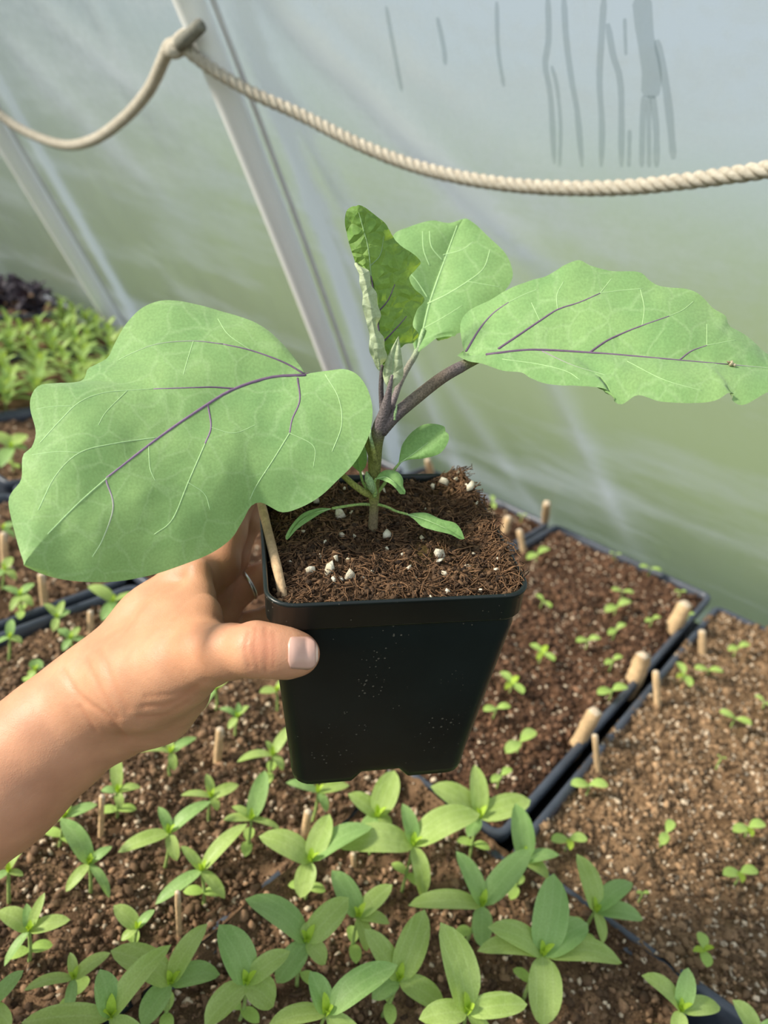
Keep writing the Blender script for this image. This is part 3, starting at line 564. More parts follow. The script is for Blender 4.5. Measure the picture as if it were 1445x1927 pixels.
# big leaf reaching to the lower left
Lm = [(575, 707, .347), (510, 711, .343), (440, 733, .335), (385, 765, .326), (300, 823, .312), (200, 900, .296), (110, 985, .280), (60, 1040, .270), (45, 1064, .267)]
La = [(575, 707, .347), (556, 675, .353), (520, 640, .358), (478, 610, .361), (425, 588, .363), (370, 573, .363), (309, 567, .360), (268, 582, .356), (239, 610, .350), (215, 645, .344), (202, 669, .340), (180, 682, .335), (164, 691, .332), (154, 716, .328), (110, 724, .321), (75, 731, .315), (60, 750, .310), (58, 775, .306), (68, 815, .301), (60, 842, .297), (42, 856, .294), (39, 898, .288), (22, 922, .284), (15, 942, .282), (22, 980, .277), (35, 1030, .271), (45, 1064, .267)]
Lb = [(575, 707, .347), (605, 703, .343), (638, 693, .339), (668, 702, .335), (688, 730, .332), (697, 770, .330), (690, 815, .328), (664, 866, .326), (632, 903, .325), (600, 933, .324), (565, 953, .323), (532, 962, .322), (508, 952, .322), (490, 944, .322), (472, 952, .320), (457, 980, .317), (438, 1010, .313), (400, 1039, .308), (350, 1061, .302), (280, 1083, .294), (200, 1096, .285), (135, 1094, .279), (85, 1082, .273), (45, 1064, .267)]
leaf(M_EGG, Lm, La, Lb, [
    ([(575, 707), (510, 711), (440, 733), (385, 765), (300, 823), (200, 900)], 6.5, 3.5, PURP * 1.05, PURP * 2.0), ([(205, 897), (150, 945), (90, 1005)], 3.5, 2, LGRN * .9, LGRN),
    ([(572, 704), (533, 682), (473, 660), (420, 648)], 4, 2.4, PURP, PURP * 1.8), ([(420, 648), (364, 642), (299, 647), (255, 662), (224, 677)], 2.4, 1.6, PURP * 1.8, G2),
    ([(443, 732), (400, 729), (359, 730), (289, 732)], 3.6, 2, PURP, PURP * 2), ([(289, 732), (199, 739), (150, 757), (115, 790), (75, 834)], 2, 2, G3, G2),
    ([(560, 712), (564, 754), (550, 789), (545, 815)], 3.4, 2.2, PURP, PURP * 2), ([(545, 815), (518, 859), (483, 913), (470, 940)], 2.6, 1.6, G3, G2),
    ([(391, 762), (397, 804), (386, 835)], 3, 2.4, PURP * 1.3, PURP * 2.2), ([(386, 835), (354, 908), (324, 978), (290, 1006)], 2.6, 1.6, G3, G2),
    ([(199, 903), (213, 953), (194, 1013), (174, 1048)], 3, 1.6, PURP * 2.2, G2), ([(300, 823), (215, 835), (150, 852), (105, 895), (72, 960)], 2.2, 1.8, G3, G2),
    ([(612, 705), (637, 749), (643, 799), (625, 850)], 2, 1.6, G3, G2), ([(280, 838), (282, 880), (292, 905)], 1.8, 1.2, G3, G2), ([(240, 735), (200, 775), (185, 800)], 1.8, 1.2, G3, G2), ([(364, 642), (352, 680), (345, 705)], 1.6, 1.2, G3, G2),
    ([(396, 804), (440, 815), (480, 800)], 1.4, 1.1, G3, G2), ([(150, 852), (110, 850), (60, 856)], 1.6, 1.2, G3, G2), ([(354, 908), (385, 930), (395, 960)], 1.6, 1.1, G3, G2), ([(545, 815), (590, 840), (590, 880)], 1.6, 1.1, G3, G2), ([(473, 660), (430, 630), (410, 600)], 1.6, 1.1, G3, G2), ([(134, 764), (100, 765), (68, 770)], 1.5, 1.1, G3, G2)],
    ns=110, nt=26, power=2.0, puck=.0022, bulge=.004, fr=60, seed=3, wave=.012)
# leaf reaching right
Rm_ = [(878, 668, .338), (940, 660, .334), (1010, 659, .331), (1110, 664, .328), (1210, 672, .326), (1300, 679, .325), (1375, 686, .325), (1450, 693, .326), (1530, 705, .328)]
Ra = [(878, 668, .338), (868, 645, .344), (866, 608, .351), (882, 586, .356), (920, 570, .358), (960, 548, .358), (1000, 533, .359), (1030, 525, .360), (1065, 505, .362), (1088, 497, .363), (1110, 506, .361), (1150, 512, .359), (1203, 512, .358), (1222, 527, .355), (1245, 538, .353), (1290, 540, .352), (1320, 553, .350), (1345, 578, .347), (1368, 593, .345), (1374, 612, .343), (1405, 628, .341), (1445, 657, .337), (1490, 682, .333), (1530, 705, .328)]
Rb = [(878, 668, .338), (862, 663, .336), (880, 674, .331), (907, 681, .328), (949, 696, .324), (982, 701, .321), (1000, 713, .318), (1041, 726, .315), (1091, 728, .313), (1141, 734, .311), (1156, 751, .309), (1171, 757, .308), (1200, 743, .309), (1238, 757, .307), (1280, 761, .306), (1342, 753, .306), (1366, 741, .308), (1374, 737, .309), (1384, 752, .308), (1405, 755, .308), (1443, 733, .312), (1490, 722, .318), (1530, 705, .328)]
leaf(M_EGG, Rm_, Ra, Rb, [
    ([(915, 668), (1000, 659), (1110, 664), (1210, 672), (1300, 680), (1370, 686)], 6, 2.4, PURP, PURP * 1.5), ([(1370, 686), (1450, 693)], 2.4, 1.6, PURP * 2, G2),
    ([(938, 657), (975, 632), (1016, 604), (1049, 583), (1091, 569), (1129, 552)], 5, 2, PURP, PURP * 1.6), ([(1129, 552), (1167, 547), (1210, 543)], 1.8, 1.2, G3, G2),
    ([(877, 662), (903, 619), (928, 590), (957, 569)], 4.5, 1.8, PURP, PURP * 1.8), ([(957, 569), (985, 555), (1010, 545)], 1.8, 1.2, G3, G2),
    ([(1109, 664), (1141, 642), (1175, 626), (1208, 613), (1259, 595)], 4.4, 1.8, PURP, PURP * 1.7), ([(1259, 595), (1284, 584), (1305, 567)], 1.8, 1.2, G3, G2),
    ([(1278, 678), (1300, 661), (1330, 650)], 2.6, 1.6, PURP * 1.3, PURP * 2), ([(1330, 650), (1384, 640)], 1.6, 1.1, G3, G2), ([(1020, 661), (1060, 680), (1091, 692), (1140, 706)], 2, 1.3, PURP * 2.2, G3), ([(945, 676), (1016, 686), (1066, 699), (1091, 715)], 1.8, 1.3, G3, G2),
    ([(1049, 583), (1048, 555), (1060, 530)], 1.6, 1.1, G3, G2), ([(1129, 552), (1150, 525)], 1.4, 1.1, G3, G2), ([(1208, 613), (1212, 580), (1205, 545)], 1.4, 1.1, G3, G2), ([(1180, 680), (1250, 715), (1320, 735)], 1.6, 1.1, G3, G2), ([(1330, 650), (1330, 610)], 1.4, 1.1, G3, G2), ([(1016, 604), (1000, 570)], 1.4, 1.1, G3, G2)],
    ns=110, nt=22, power=1.5, puck=.0022, bulge=.0022, fr=75, seed=8, wave=.010)
# leaf behind, facing the camera
Bm = [(783, 668, .372), (795, 625, .378), (807, 575, .384), (822, 530, .389), (840, 480, .394), (856, 440, .398), (872, 412, .401)]
Ba = [(783, 668, .372), (776, 640, .374), (770, 600, .380), (760, 560, .385), (750, 520, .389), (741, 480, .392), (741, 440, .396), (770, 426, .398), (800, 417, .399), (818, 415, .400), (845, 420, .400), (872, 412, .401)]
Bb = [(783, 668, .372), (800, 653, .371), (828, 634, .372), (868, 628, .373), (905, 606, .376), (935, 572, .380), (948, 550, .382), (960, 533, .384), (965, 515, .386), (960, 492, .389), (947, 470, .391), (922, 448, .395), (897, 425, .399), (880, 413, .400), (872, 412, .401)]
leaf(M_EGG, Bm, Ba, Bb, [([(786, 655), (795, 625), (807, 575), (822, 530), (840, 480), (860, 425)], 6, 2, G3, LGRN * 1.1), ([(805, 572), (840, 555), (880, 530), (910, 505), (922, 470)], 3.4, 1.4, G2, G2), ([(804, 560), (785, 530), (772, 515)], 3, 1.4, G2, G2),
    ([(832, 490), (812, 465), (808, 435)], 2.6, 1.4, G2, G2), ([(834, 480), (870, 470), (890, 455)], 2.2, 1.2, G2, G2), ([(797, 618), (830, 600), (870, 575)], 2, 1.2, G2, G2), ([(808, 500), (797, 470), (795, 435)], 2, 1.2, G2, G2), ([(880, 530), (910, 535), (940, 540)], 1.6, 1.1, G2, G2)],
    ns=80, nt=18, power=1.4, puck=.002, bulge=.003, fr=65, seed=12, wave=.004)
# upright young leaf with one side rolled over
Ym = [(721, 692, .327), (717, 652, .326), (712, 618, .325), (705, 567, .323), (698, 520, .321), (693, 469, .319), (684, 433, .318), (674, 400, .317), (673, 386, .317)]
Ya = [(721, 692, .327), (727, 672, .326), (724, 650, .325), (714, 614, .324), (713, 574, .322), (697, 527, .320), (688, 503, .319), (669, 492, .320), (656, 454, .320), (649, 425, .319), (653, 398, .318), (663, 388, .317), (673, 386, .317)]
Yb = [(721, 692, .327), (735, 668, .329), (762, 648, .331), (784, 640, .334), (788, 628, .334), (775, 611, .332), (786, 582, .334), (800, 563, .336), (778, 543, .332), (770, 523, .331), (786, 505, .333), (791, 492, .333), (768, 473, .330), (742, 447, .327), (720, 418, .323), (694, 394, .319), (683, 388, .318), (673, 386, .317)]
yl, V, Fs = leaf(M_YOUNG, Ym, Ya, Yb, [([(719, 680), (712, 618), (705, 567), (698, 520)], 4, 2.4, PURP * .8, PURP), ([(698, 520), (693, 469), (684, 433), (675, 400)], 2.4, 1.2, LGRN * .6, LGRN * .7), ([(713, 585), (730, 565), (743, 535)], 2.6, 1.2, PURP * .8, PURP * 1.2), ([(722, 642), (748, 615), (765, 595)], 2.8, 1.2, PURP * .8, PURP * 1.2),
    ([(697, 500), (715, 480), (722, 445)], 1.8, 1, LGRN * .55, LGRN * .6), ([(704, 550), (690, 530)], 1.4, 1, PURP, PURP)], ns=150, nt=26, power=1.2, puck=.0016, bulge=.001, fr=300, seed=21, ruff=.0008)
Fi = [(716, 697, .3255), (727, 674, .3245), (725, 651, .3232), (714, 614, .3222), (713, 574, .3205), (697, 527, .3185), (690, 506, .318), (671, 494, .319)]
Fo = [(714, 701, .3255), (697, 668, .321), (695, 645, .320), (694, 622, .3195), (684, 585, .318), (680, 542, .317), (673, 512, .317), (669, 494, .319)]
Fm = [((np.array(a) + np.array(b)) / 2 - (0, 0, .0022)) for a, b in zip(Fi, Fo)]
V, Fs, uv, _ = loft(Fm, Fi, Fo, ns=60, nt=7, power=1.0, puck=.0022, bulge=0, fr=140, seed=4, ruff=.0007); obj('leaf_fold', mesh('leaf_fold', V, Fs, M_PALE, uv=uv), yl, label='pale rolled-over leaf margin')
# small leaves
leaf(M_PALE, [(733, 735, .327), (738, 700, .325), (742, 665, .323), (750, 632, .321)], [(733, 735, .327), (721, 712, .3265), (722, 690, .325), (734, 660, .3235), (745, 640, .3215), (750, 632, .321)], [(733, 735, .327), (750, 722, .326), (759, 705, .3255), (757, 680, .324), (753, 650, .322), (750, 632, .321)],
     [([(734, 728), (738, 700), (742, 665), (748, 640)], 3, 1.2, LGRN * .7, LGRN * .8)], ns=30, nt=7, power=1, puck=.0012, fr=200, seed=5)
def small(mid, ea, eb, stalk_pts, r, seed, m=M_SMALL):
    stalk('petiole', stalk_pts, r, [np.array((.25, .36, .11)), np.array((.28, .42, .13))], 8, 14)
    leaf(m, mid, ea, eb, [([tuple(p[:2]) for p in mid[:-1]], 2.4, 1.0, LGRN * .85, LGRN * .75)], ns=36, nt=9, power=1.1, puck=.0006, bulge=.001, fr=150, seed=seed)
small([(750, 873, .342), (775, 856, .340), (805, 833, .338), (838, 812, .337)], [(750, 873, .342), (753, 852, .3425), (758, 835, .343), (774, 814, .343), (797, 799, .342), (820, 798, .340), (836, 803, .338), (838, 812, .337)], [(750, 873, .342), (768, 866, .340), (800, 862, .338), (828, 853, .336), (843, 832, .336), (844, 818, .336), (838, 812, .337)],
      [(708, 930, sd_(930)), (722, 912, .346), (738, 889, .344), (752, 871, .342)], [4, 3.5, 3, 2.6], 41)
small([(706, 902, .341), (725, 898, .338), (743, 908, .336), (762, 930, .336)], [(706, 902, .341), (716, 889, .341), (730, 884, .340), (748, 888, .339), (758, 900, .338), (759, 915, .337), (763, 924, .336), (762, 930, .336)], [(706, 902, .341), (716, 903, .337), (732, 909, .334), (743, 918, .333), (752, 929, .334), (757, 930, .335), (762, 930, .336)],
      [(705, 935, sd_(935) - .004), (705, 918, .343), (704, 908, .342), (708, 901, .341)], [4, 3.5, 3, 2.6], 42)
small([(678, 890, .352), (676, 875, .353), (671, 855, .354), (664, 835, .355)], [(678, 890, .352), (664, 878, .353), (652, 866, .354), (650, 848, .355), (656, 836, .355), (664, 835, .355)], [(678, 890, .352), (687, 880, .351), (691, 862, .351), (687, 842, .353), (675, 833, .355), (664, 835, .355)],
      [(702, 935, sd_(935)), (690, 920, .350), (682, 905, .351), (678, 888, .352)], [3.5, 3, 2.6, 2.4], 43)
small([(625, 957, .344), (590, 966, .341), (560, 985, .338), (540, 1016, .336)], [(625, 957, .344), (600, 956, .343), (570, 966, .340), (548, 989, .337), (537, 1010, .336), (540, 1016, .336)], [(625, 957, .344), (602, 967, .340), (575, 984, .337), (557, 998, .336), (546, 1010, .3355), (540, 1016, .336)],
      [(700, 950, sd_(950)), (680, 949, .348), (655, 952, .346), (625, 957, .344)], [3, 2.6, 2.6, 2.8], 44)
small([(765, 968, .346), (800, 978, .343), (840, 995, .340), (874, 1014, .338)], [(765, 968, .346), (785, 965, .346), (806, 966, .345), (830, 977, .343), (856, 984, .341), (868, 998, .339), (874, 1014, .338)], [(765, 968, .346), (780, 978, .342), (795, 991, .340), (820, 999, .338), (848, 1006, .337), (866, 1015, .337), (874, 1014, .338)],
      [(706, 948, sd_(948)), (728, 954, .348), (745, 962, .347), (767, 968, .346)], [3, 2.6, 2.4, 2.4], 45)

# dried flake on the right leaf
V, Fs, C = crumbs(np.array([pix(1376, 684, .3235), pix(1371, 682, .3235), pix(1382, 687, .3237)]), np.array([.0011, .0009, .0009]), np.array([(.42, .36, .24), (.25, .18, .12), (.5, .42, .3)]))
obj('dried_flake', mesh('dried_flake', V, Fs, M_CRUMB, C), None, 'tiny dried tan flake lying on the midrib of the right leaf', 'debris')

# ------------------------------------------------------------------ the arm and hand: one continuous surface
def J(x, y, d): return np.array([(x - CX) / FPX * d, (y - CY) / FPX * d, d])      # camera axes
HV = .00105; lo = np.array([-.300, -.030, .270]); hi = np.array([-.015, .250, .460]); dims = np.ceil((hi - lo) / HV).astype(int)
def field(): return np.full(dims, .03, np.float32)
def cone(Fd, a, b, ra, rb, k, sub=False):     # smooth union with a tapered capsule
    a, b = np.asarray(a), np.asarray(b); m_ = max(ra, rb) + .022
    i0 = np.clip(((np.minimum(a, b) - m_ - lo) / HV).astype(int), 0, dims); i1 = np.clip(((np.maximum(a, b) + m_ - lo) / HV).astype(int) + 1, 0, dims)
    sl_ = tuple(slice(p, q) for p, q in zip(i0, i1)); G = [(lo[q] + np.arange(i0[q], i1[q]) * HV).astype(np.float32) for q in range(3)]
    X, Y, Z = np.meshgrid(*G, indexing='ij', sparse=True); ab = b - a; l2 = ab @ ab
    t = np.clip(((X - a[0]) * ab[0] + (Y - a[1]) * ab[1] + (Z - a[2]) * ab[2]) / l2, 0, 1)
    d = np.sqrt((X - a[0] - t * ab[0]) ** 2 + (Y - a[1] - t * ab[1]) ** 2 + (Z - a[2] - t * ab[2]) ** 2) - (ra + (rb - ra) * t)
    o = Fd[sl_]; h = np.clip(k - np.abs(o - d), 0, None) / k; Fd[sl_] = np.minimum(o, d) - h * h * k * .25
def chain(Fd, pts, k):
    for (p, r), (q, s) in zip(pts[:-1], pts[1:]): cone(Fd, J(*p), J(*q), r, s, k)
body = field()
# forearm and wrist
chain(body, [((-420, 1850, .350), .040), ((-150, 1590, .362), .034), ((0, 1466, .368), .0305), ((110, 1372, .371), .0255), ((175, 1318, .372), .0235)], .010)
chain(body, [((0, 1490, .378), .028), ((120, 1392, .380), .0225), ((190, 1330, .382), .021)], .010)
# metacarpals and palm
chain(body, [((175, 1300, .374), .0215), ((290, 1170, .376), .0165), ((356, 1092, .378), .0125)], .010)
chain(body, [((190, 1310, .382), .021), ((310, 1195, .392), .0165), ((388, 1118, .400), .0115)], .008)
chain(body, [((195, 1330, .386), .020), ((330, 1225, .402), .0155), ((402, 1160, .412), .0115)], .008)
chain(body, [((200, 1345, .386), .020), ((320, 1268, .405), .0155), ((415, 1200, .420), .0110)], .008)
# ball of the thumb, web to the index finger
chain(body, [((205, 1300, .362), .021), ((270, 1280, .350), .0200), ((330, 1255, .338), .0165), ((388, 1233, .322), .0125)], .012)
chain(body, [((250, 1255, .364), .018), ((330, 1195, .354), .014), ((384, 1182, .338), .0050)], .009)
chain(body, [((330, 1190, .360), .0125), ((376, 1125, .358), .0055), ((374, 1075, .366), .0060)], .008)
chain(body, [((320, 1160, .364), .0120), ((378, 1160, .346), .0050)], .008)
chain(body, [((320, 1215, .350), .0150), ((362, 1206, .338), .0105), ((382, 1210, .331), .0080)], .010)
chain(body, [((335, 1165, .356), .0120), ((384, 1150, .345), .0055)], .010)
chain(body, [((235, 1360, .376), .014), ((300, 1335, .372), .0135), ((345, 1300, .362), .012)], .014)
def finger(pts, k=.005):
    Fd = field(); chain(Fd, pts, .004); return Fd
th = finger([((388, 1233, .322), .0125), ((430, 1226, .311), .0108), ((482, 1222, .3015), .0104), ((520, 1226, .3008), .0094), ((545, 1230, .3018), .0089), ((564, 1231, .3034), .0079)])
fi = [finger([((358, 1090, .379), .0120), ((410, 1066, .392), .0105), ((428, 1002, .402), .0095), ((450, 935, .410), .0086), ((485, 895, .418), .0076)]),
      finger([((390, 1118, .402), .0105), ((440, 1052, .414), .0074), ((465, 984, .420), .0070), ((492, 936, .430), .0070), ((526, 918, .440), .0068)]),
      finger([((404, 1160, .413), .0105), ((448, 1110, .415), .0084), ((487, 1088, .420), .0078), ((525, 1072, .427), .0074), ((560, 1060, .432), .0068)]),
      finger([((418, 1200, .420), .0095), ((472, 1174, .420), .0066), ((507, 1162, .424), .0064), ((540, 1154, .429), .0062)])]
def smin(a, b, k): h = np.clip(k - np.abs(a - b), 0, None) / k; return np.minimum(a, b) - h * h * k * .25
tot = smin(body, th, .006)
for Fd in fi: tot = np.minimum(tot, smin(body, Fd, .006))
def surface_nets(Fd):
    s = Fd < 0; n0, n1, n2 = np.array(Fd.shape) - 1; c = [(a, b, d) for a in (0, 1) for b in (0, 1) for d in (0, 1)]
    g = lambda A, q: A[q[0]:q[0] + n0, q[1]:q[1] + n1, q[2]:q[2] + n2]
    cnt = sum(g(s, q).astype(np.int8) for q in c); act = np.argwhere((cnt > 0) & (cnt < 8)); idx = np.full((n0, n1, n2), -1, np.int32); idx[tuple(act.T)] = np.arange(len(act))
    val = {q: Fd[act[:, 0] + q[0], act[:, 1] + q[1], act[:, 2] + q[2]] for q in c}; acc = np.zeros((len(act), 3)); num = np.zeros(len(act))
    for p in c:
        for ax in range(3):
            if p[ax]: continue
            q = list(p); q[ax] = 1; q = tuple(q); m_ = (val[p] < 0) != (val[q] < 0); t = np.where(m_, val[p] / np.where(m_, val[p] - val[q], 1), 0)
            pt = np.tile(np.array(p, float), (len(act), 1)); pt[:, ax] = t; acc += pt * m_[:, None]; num += m_
    V = lo + (act + acc / num[:, None]) * HV; Fq = []
    for ax in range(3):
        o = [q for q in range(3) if q != ax]; A = s.take(range(0, s.shape[ax] - 1), ax); Bs = s.take(range(1, s.shape[ax]), ax)
        e = np.argwhere(A != Bs); e = e[(e[:, o[0]] > 0) & (e[:, o[1]] > 0) & (e[:, o[0]] < [n0, n1, n2][o[0]]) & (e[:, o[1]] < [n0, n1, n2][o[1]])]
        ins = A[tuple(e.T)]; qd = []
        for da, db in ((1, 1), (0, 1), (0, 0), (1, 0)):
            f_ = e.copy(); f_[:, o[0]] -= da; f_[:, o[1]] -= db; qd.append(idx[tuple(f_.T)])
        qd = np.stack(qd, 1); flip = ins if ax != 1 else ~ins; qd[~flip] = qd[~flip][:, ::-1]; Fq.append(qd[(qd >= 0).all(1)])
    return V, np.concatenate(Fq)
V, Fq = surface_nets(tot)
E_ = np.vstack([Fq[:, [0, 1]], Fq[:, [1, 2]], Fq[:, [2, 3]], Fq[:, [3, 0]]])
deg = np.bincount(E_.ravel(), minlength=len(V))[:, None]
for it in range(6):
    A = np.zeros_like(V)
    for q in range(3): A[:, q] = np.bincount(E_[:, 0], V[E_[:, 1], q], len(V)) + np.bincount(E_[:, 1], V[E_[:, 0], q], len(V))
    V = V + (.5 if it % 2 == 0 else -.47) * (A / np.maximum(deg, 1) - V)
fn = np.cross(V[Fq[:, 2]] - V[Fq[:, 0]], V[Fq[:, 3]] - V[Fq[:, 1]]); vn = np.zeros_like(V)
for q in range(4):
    for r in range(3): vn[:, r] += np.bincount(Fq[:, q], fn[:, r], len(V))
vn /= np.linalg.norm(vn, axis=1)[:, None] + 1e-12
if (vn * (V - V.mean(0))).sum() < 0: vn = -vn; Fq = Fq[:, ::-1]
PX = np.c_[CX + FPX * V[:, 0] / V[:, 2], CY + FPX * V[:, 1] / V[:, 2]]; front = vn[:, 2] < .25
colr = np.tile(np.array((.575, .305, .180)), (len(V), 1)); dsp = np.zeros(len(V))
def crease(pts, wd, dp, red=.14):
    wd *= 1.25; dp *= .7
    global dsp, colr
    q = cr(np.array([(x, y, 0.) for x, y in pts]), 40)[:, :2] if len(pts) > 2 else np.linspace(pts[0], pts[1], 40)
    d = np.sqrt(((PX[:, None] - q[None]) ** 2).sum(2).min(1)); g_ = np.exp(-(d / wd) ** 2) * front; dsp -= dp * g_; colr = colr * (1 - red * g_[:, None] * np.array((.35, .8, .9)))
sel = (PX[:, 0] > -20)
for args in [([(468, 1190), (462, 1222), (470, 1255)], 3.5, .0006), ([(482, 1182), (478, 1222), (486, 1262)], 3, .0004), ([(500, 1182), (503, 1222), (500, 1262)], 3.5, .0005), ([(514, 1190), (516, 1222), (512, 1256)], 3, .0003),
             ([(118, 1262), (150, 1310), (205, 1352), (238, 1392)], 5, .0009), ([(160, 1240), (195, 1310), (222, 1350)], 5, .0007), ([(188, 1225), (215, 1290), (240, 1335)], 6, .0006), ([(150, 1330), (180, 1375)], 4, .0005),
             ([(270, 1330), (320, 1325), (370, 1295)], 5, .0006, .15), ([(262, 1350), (310, 1345), (355, 1320)], 4, .0005, .15), ([(275, 1312), (335, 1305), (385, 1282)], 5, .0004, .1), ([(405, 1160), (430, 1172), (470, 1174)], 4, .0003)]:
    crease(*args)
def tint(x, y, r, c):
    global colr
    g_ = np.exp(-((PX[:, 0] - x) ** 2 + (PX[:, 1] - y) ** 2) / r ** 2)[:, None]; colr = colr * (1 - g_ * (1 - np.array(c)))
tint(492, 1222, 38, (1.0, .84, .82)); tint(370, 1215, 60, (1.04, .96, .9)); tint(590, 1235, 30, (1.0, .86, .84)); tint(20, 1450, 200, (.98, .93, .92)); tint(470, 1080, 70, (.95, .82, .80))
V = V + vn * dsp[:, None]; W_ = CAM + V @ M.T
arm = obj('person', mesh('person', W_, Fq, M_SKIN, colr), None, 'bare left forearm and hand gripping the side of the black pot', 'person')
bvh = BVHTree.FromPolygons([Vector(v) for v in W_], [tuple(f) for f in Fq.tolist()])
# thumbnail
def nail(x0, x1, tipw, m, name, par, lift, lab=None):
    U, T = 15, 13; P = np.zeros((U, T, 3))
    for a in range(U):
        u = a / (U - 1); hw = 31.5 * (1 - .07 * (1 - u)) * math.sqrt(max(0, 1 - max(0, ((x0 + (x1 - x0) * u) - 574) / 25) ** 2.6)) if True else 0
        x = x0 + (x1 - x0) * u; hw *= math.sqrt(max(.05, 1 - max(0, (548 - x) / 7) ** 2))
        for b in range(T):
            v = b / (T - 1) * 2 - 1; yy = 1229 + hw * v + (x - 570) * .04; xr = min(x, 576); h = bvh.ray_cast(Vector(CAM), Vector(rdir(xr, yy)).normalized())
            dd = depth(h[0]) if h[0] is not None else .3; P[a, b] = pix(x, yy, dd + .00002 * (x - xr) + .00000035 * (x - xr) ** 2 * 10 - lift * (1 - .6 * v ** 4) * min(1, .35 + (u * 3 if m is M_NAIL else 1)))
    i = np.arange(U - 1)[:, None] * T; j = np.arange(T - 1)[None]; F = np.stack([i + j, i + j + 1, i + T + j + 1, i + T + j], -1).reshape(-1, 4)
    o = obj(name, mesh(name, P.reshape(-1, 3), F, m), par, lab); md = o.modifiers.new('thickness', 'SOLIDIFY'); md.thickness = .0004; md.offset = 0; return o
nl = nail(542, 594.5, 1, M_NAIL, 'thumbnail', arm, .0009, 'short pale pink thumbnail')
nail(594, 598, 1, M_NAILT, 'nail_tip', nl, .0009)
# ring
a_, b_ = J(448, 1110, .415), J(487, 1088, .420); ctr = a_ + (b_ - a_) * .45; axd = (b_ - a_) / np.linalg.norm(b_ - a_); u = np.cross(axd, (0, 0, 1.)); u /= np.linalg.norm(u); v = np.cross(axd, u)
an = np.linspace(0, 2 * np.pi, 48, endpoint=False); Rg = []
for rr, off in ((.0084, -.0010), (.0091, -.0011), (.0095, -.0004), (.0095, .0004), (.0091, .0011), (.0084, .0010)): Rg.append(CAM + (ctr + rr * (np.cos(an)[:, None] * u + np.sin(an)[:, None] * v) + off * axd) @ M.T)
Rg.append(Rg[0]); obj('ring', mesh('ring', *rings(Rg, False), M_RING), None, 'plain silver ring worn on the ring finger behind the pot', 'ring')

# ------------------------------------------------------------------ seedlings in the trays
def blade(C, T, wd, arch, shape=.85, cup=.18, ns=10, up=None, roll=0.0):
    # leaf blade from C to T: arched midrib, lens-shaped outline, shallow trough along the middle
    C, T = np.asarray(C, float), np.asarray(T, float); d = T - C; l = np.linalg.norm(d); s = np.linspace(0, 1, ns + 1)
    upv = np.array([0, 0, 1.0]) if up is None else up; side = np.cross(d, upv); side /= np.linalg.norm(side) + 1e-9; nrm = np.cross(side, d / l)
    if roll: side, nrm = side * math.cos(roll) + nrm * math.sin(roll), nrm * math.cos(roll) - side * math.sin(roll)
    mid = C + s[:, None] * d + nrm * (arch * l * np.sin(np.pi * s) ** 1)[:, None]
    hw = wd / 2 * np.clip(1 - np.abs(2 * s ** shape - 1) ** 2.3, 0, 1) ** .7; hw[0] = wd * .07; hw[-1] = wd * .01
    cols = np.array([-1, -.6, 0, .6, 1.0])
    P = mid[:, None] + side * (hw[:, None] * cols)[..., None] + nrm * (hw[:, None] * cup * np.abs(cols) ** 1.5 * (1 + .15 * np.sin(9 * s))[:, None])[..., None]
    n = len(cols); i = np.arange(ns)[:, None] * n; j = np.arange(n - 1)[None]
    uv = np.stack([np.broadcast_to(s[:, None] * l, (ns + 1, n)), hw[:, None] * cols], -1) + np.array([rng.random() * 9, 0])
    return P.reshape(-1, 3), [np.stack([i + j, i + j + 1, i + n + j + 1, i + n + j], -1).reshape(-1, 4)], uv.reshape(-1, 2)
STG = np.array((.30, .42, .12))
def put_leaf(t, name, m, *a, **k):
    V, Fs, uv = blade(*a, **k); return obj(name, mesh(name, V, Fs, m, uv=uv), t)
def put_stem(t, P, R, col=STG):
    V, Fs = tube(P, R, 6); return obj('stem', mesh('stem', V, Fs, M_STEM, np.tile(col, (len(V), 1))), t)
def seedling(cx, cy, zc, leaves, label, cot=True, mats=None, kz=.00020):
    C = at(cx, cy, zc); base = np.array([C[0] + rng.normal() * .002, C[1] + rng.normal() * .002, -.006])
    t = thing('leafy_seedling', base, label, 'seedling', 'leafy seedlings in the trays'); dc = depth(C)
    put_stem(t, cr([base - (0, 0, .003), base * .5 + C * .5 + rng.normal(size=3) * .0008, C], 7), np.linspace(.0013, .0010, 7))
    for n, lf in enumerate(leaves):
        tx, ty, wp = lf[:3]; dzz = lf[3] if len(lf) > 3 else kz * (cy - ty)
        zt = max(zc + dzz * dc / .5, .004); T = at(tx, ty, zt); m = (mats or [M_SEED, M_SEEDB])[int(rng.random() < .4)]
        put_leaf(t, 'leaf', m, C, T, wp * depth((C + T) / 2) / FPX * 1.05, .06 + .10 * rng.random(), up=None, cup=.22, roll=rng.normal() * .12)
    a0 = rng.random() * 3.1; s = max(.006, min(.012, .03 * zc / .1))
    for q in range(3):
        a = a0 + q * 2.1; T = C + np.array([math.cos(a) * .45, math.sin(a) * .45, 1.0]) * s * (1 - .2 * q); put_leaf(t, 'heart_leaf', M_HEART, C - (0, 0, .001), T, s * .42, .08)
    if cot:
        a0 = rng.random() * 6.28; B = base * .6 + C * .4
        for q in (0, 1):
            a = a0 + q * 3.14; put_leaf(t, 'cotyledon', M_COT, B, B + np.array([math.cos(a), math.sin(a), -.05]) * .013, .008, .1, shape=1.0)
    return t
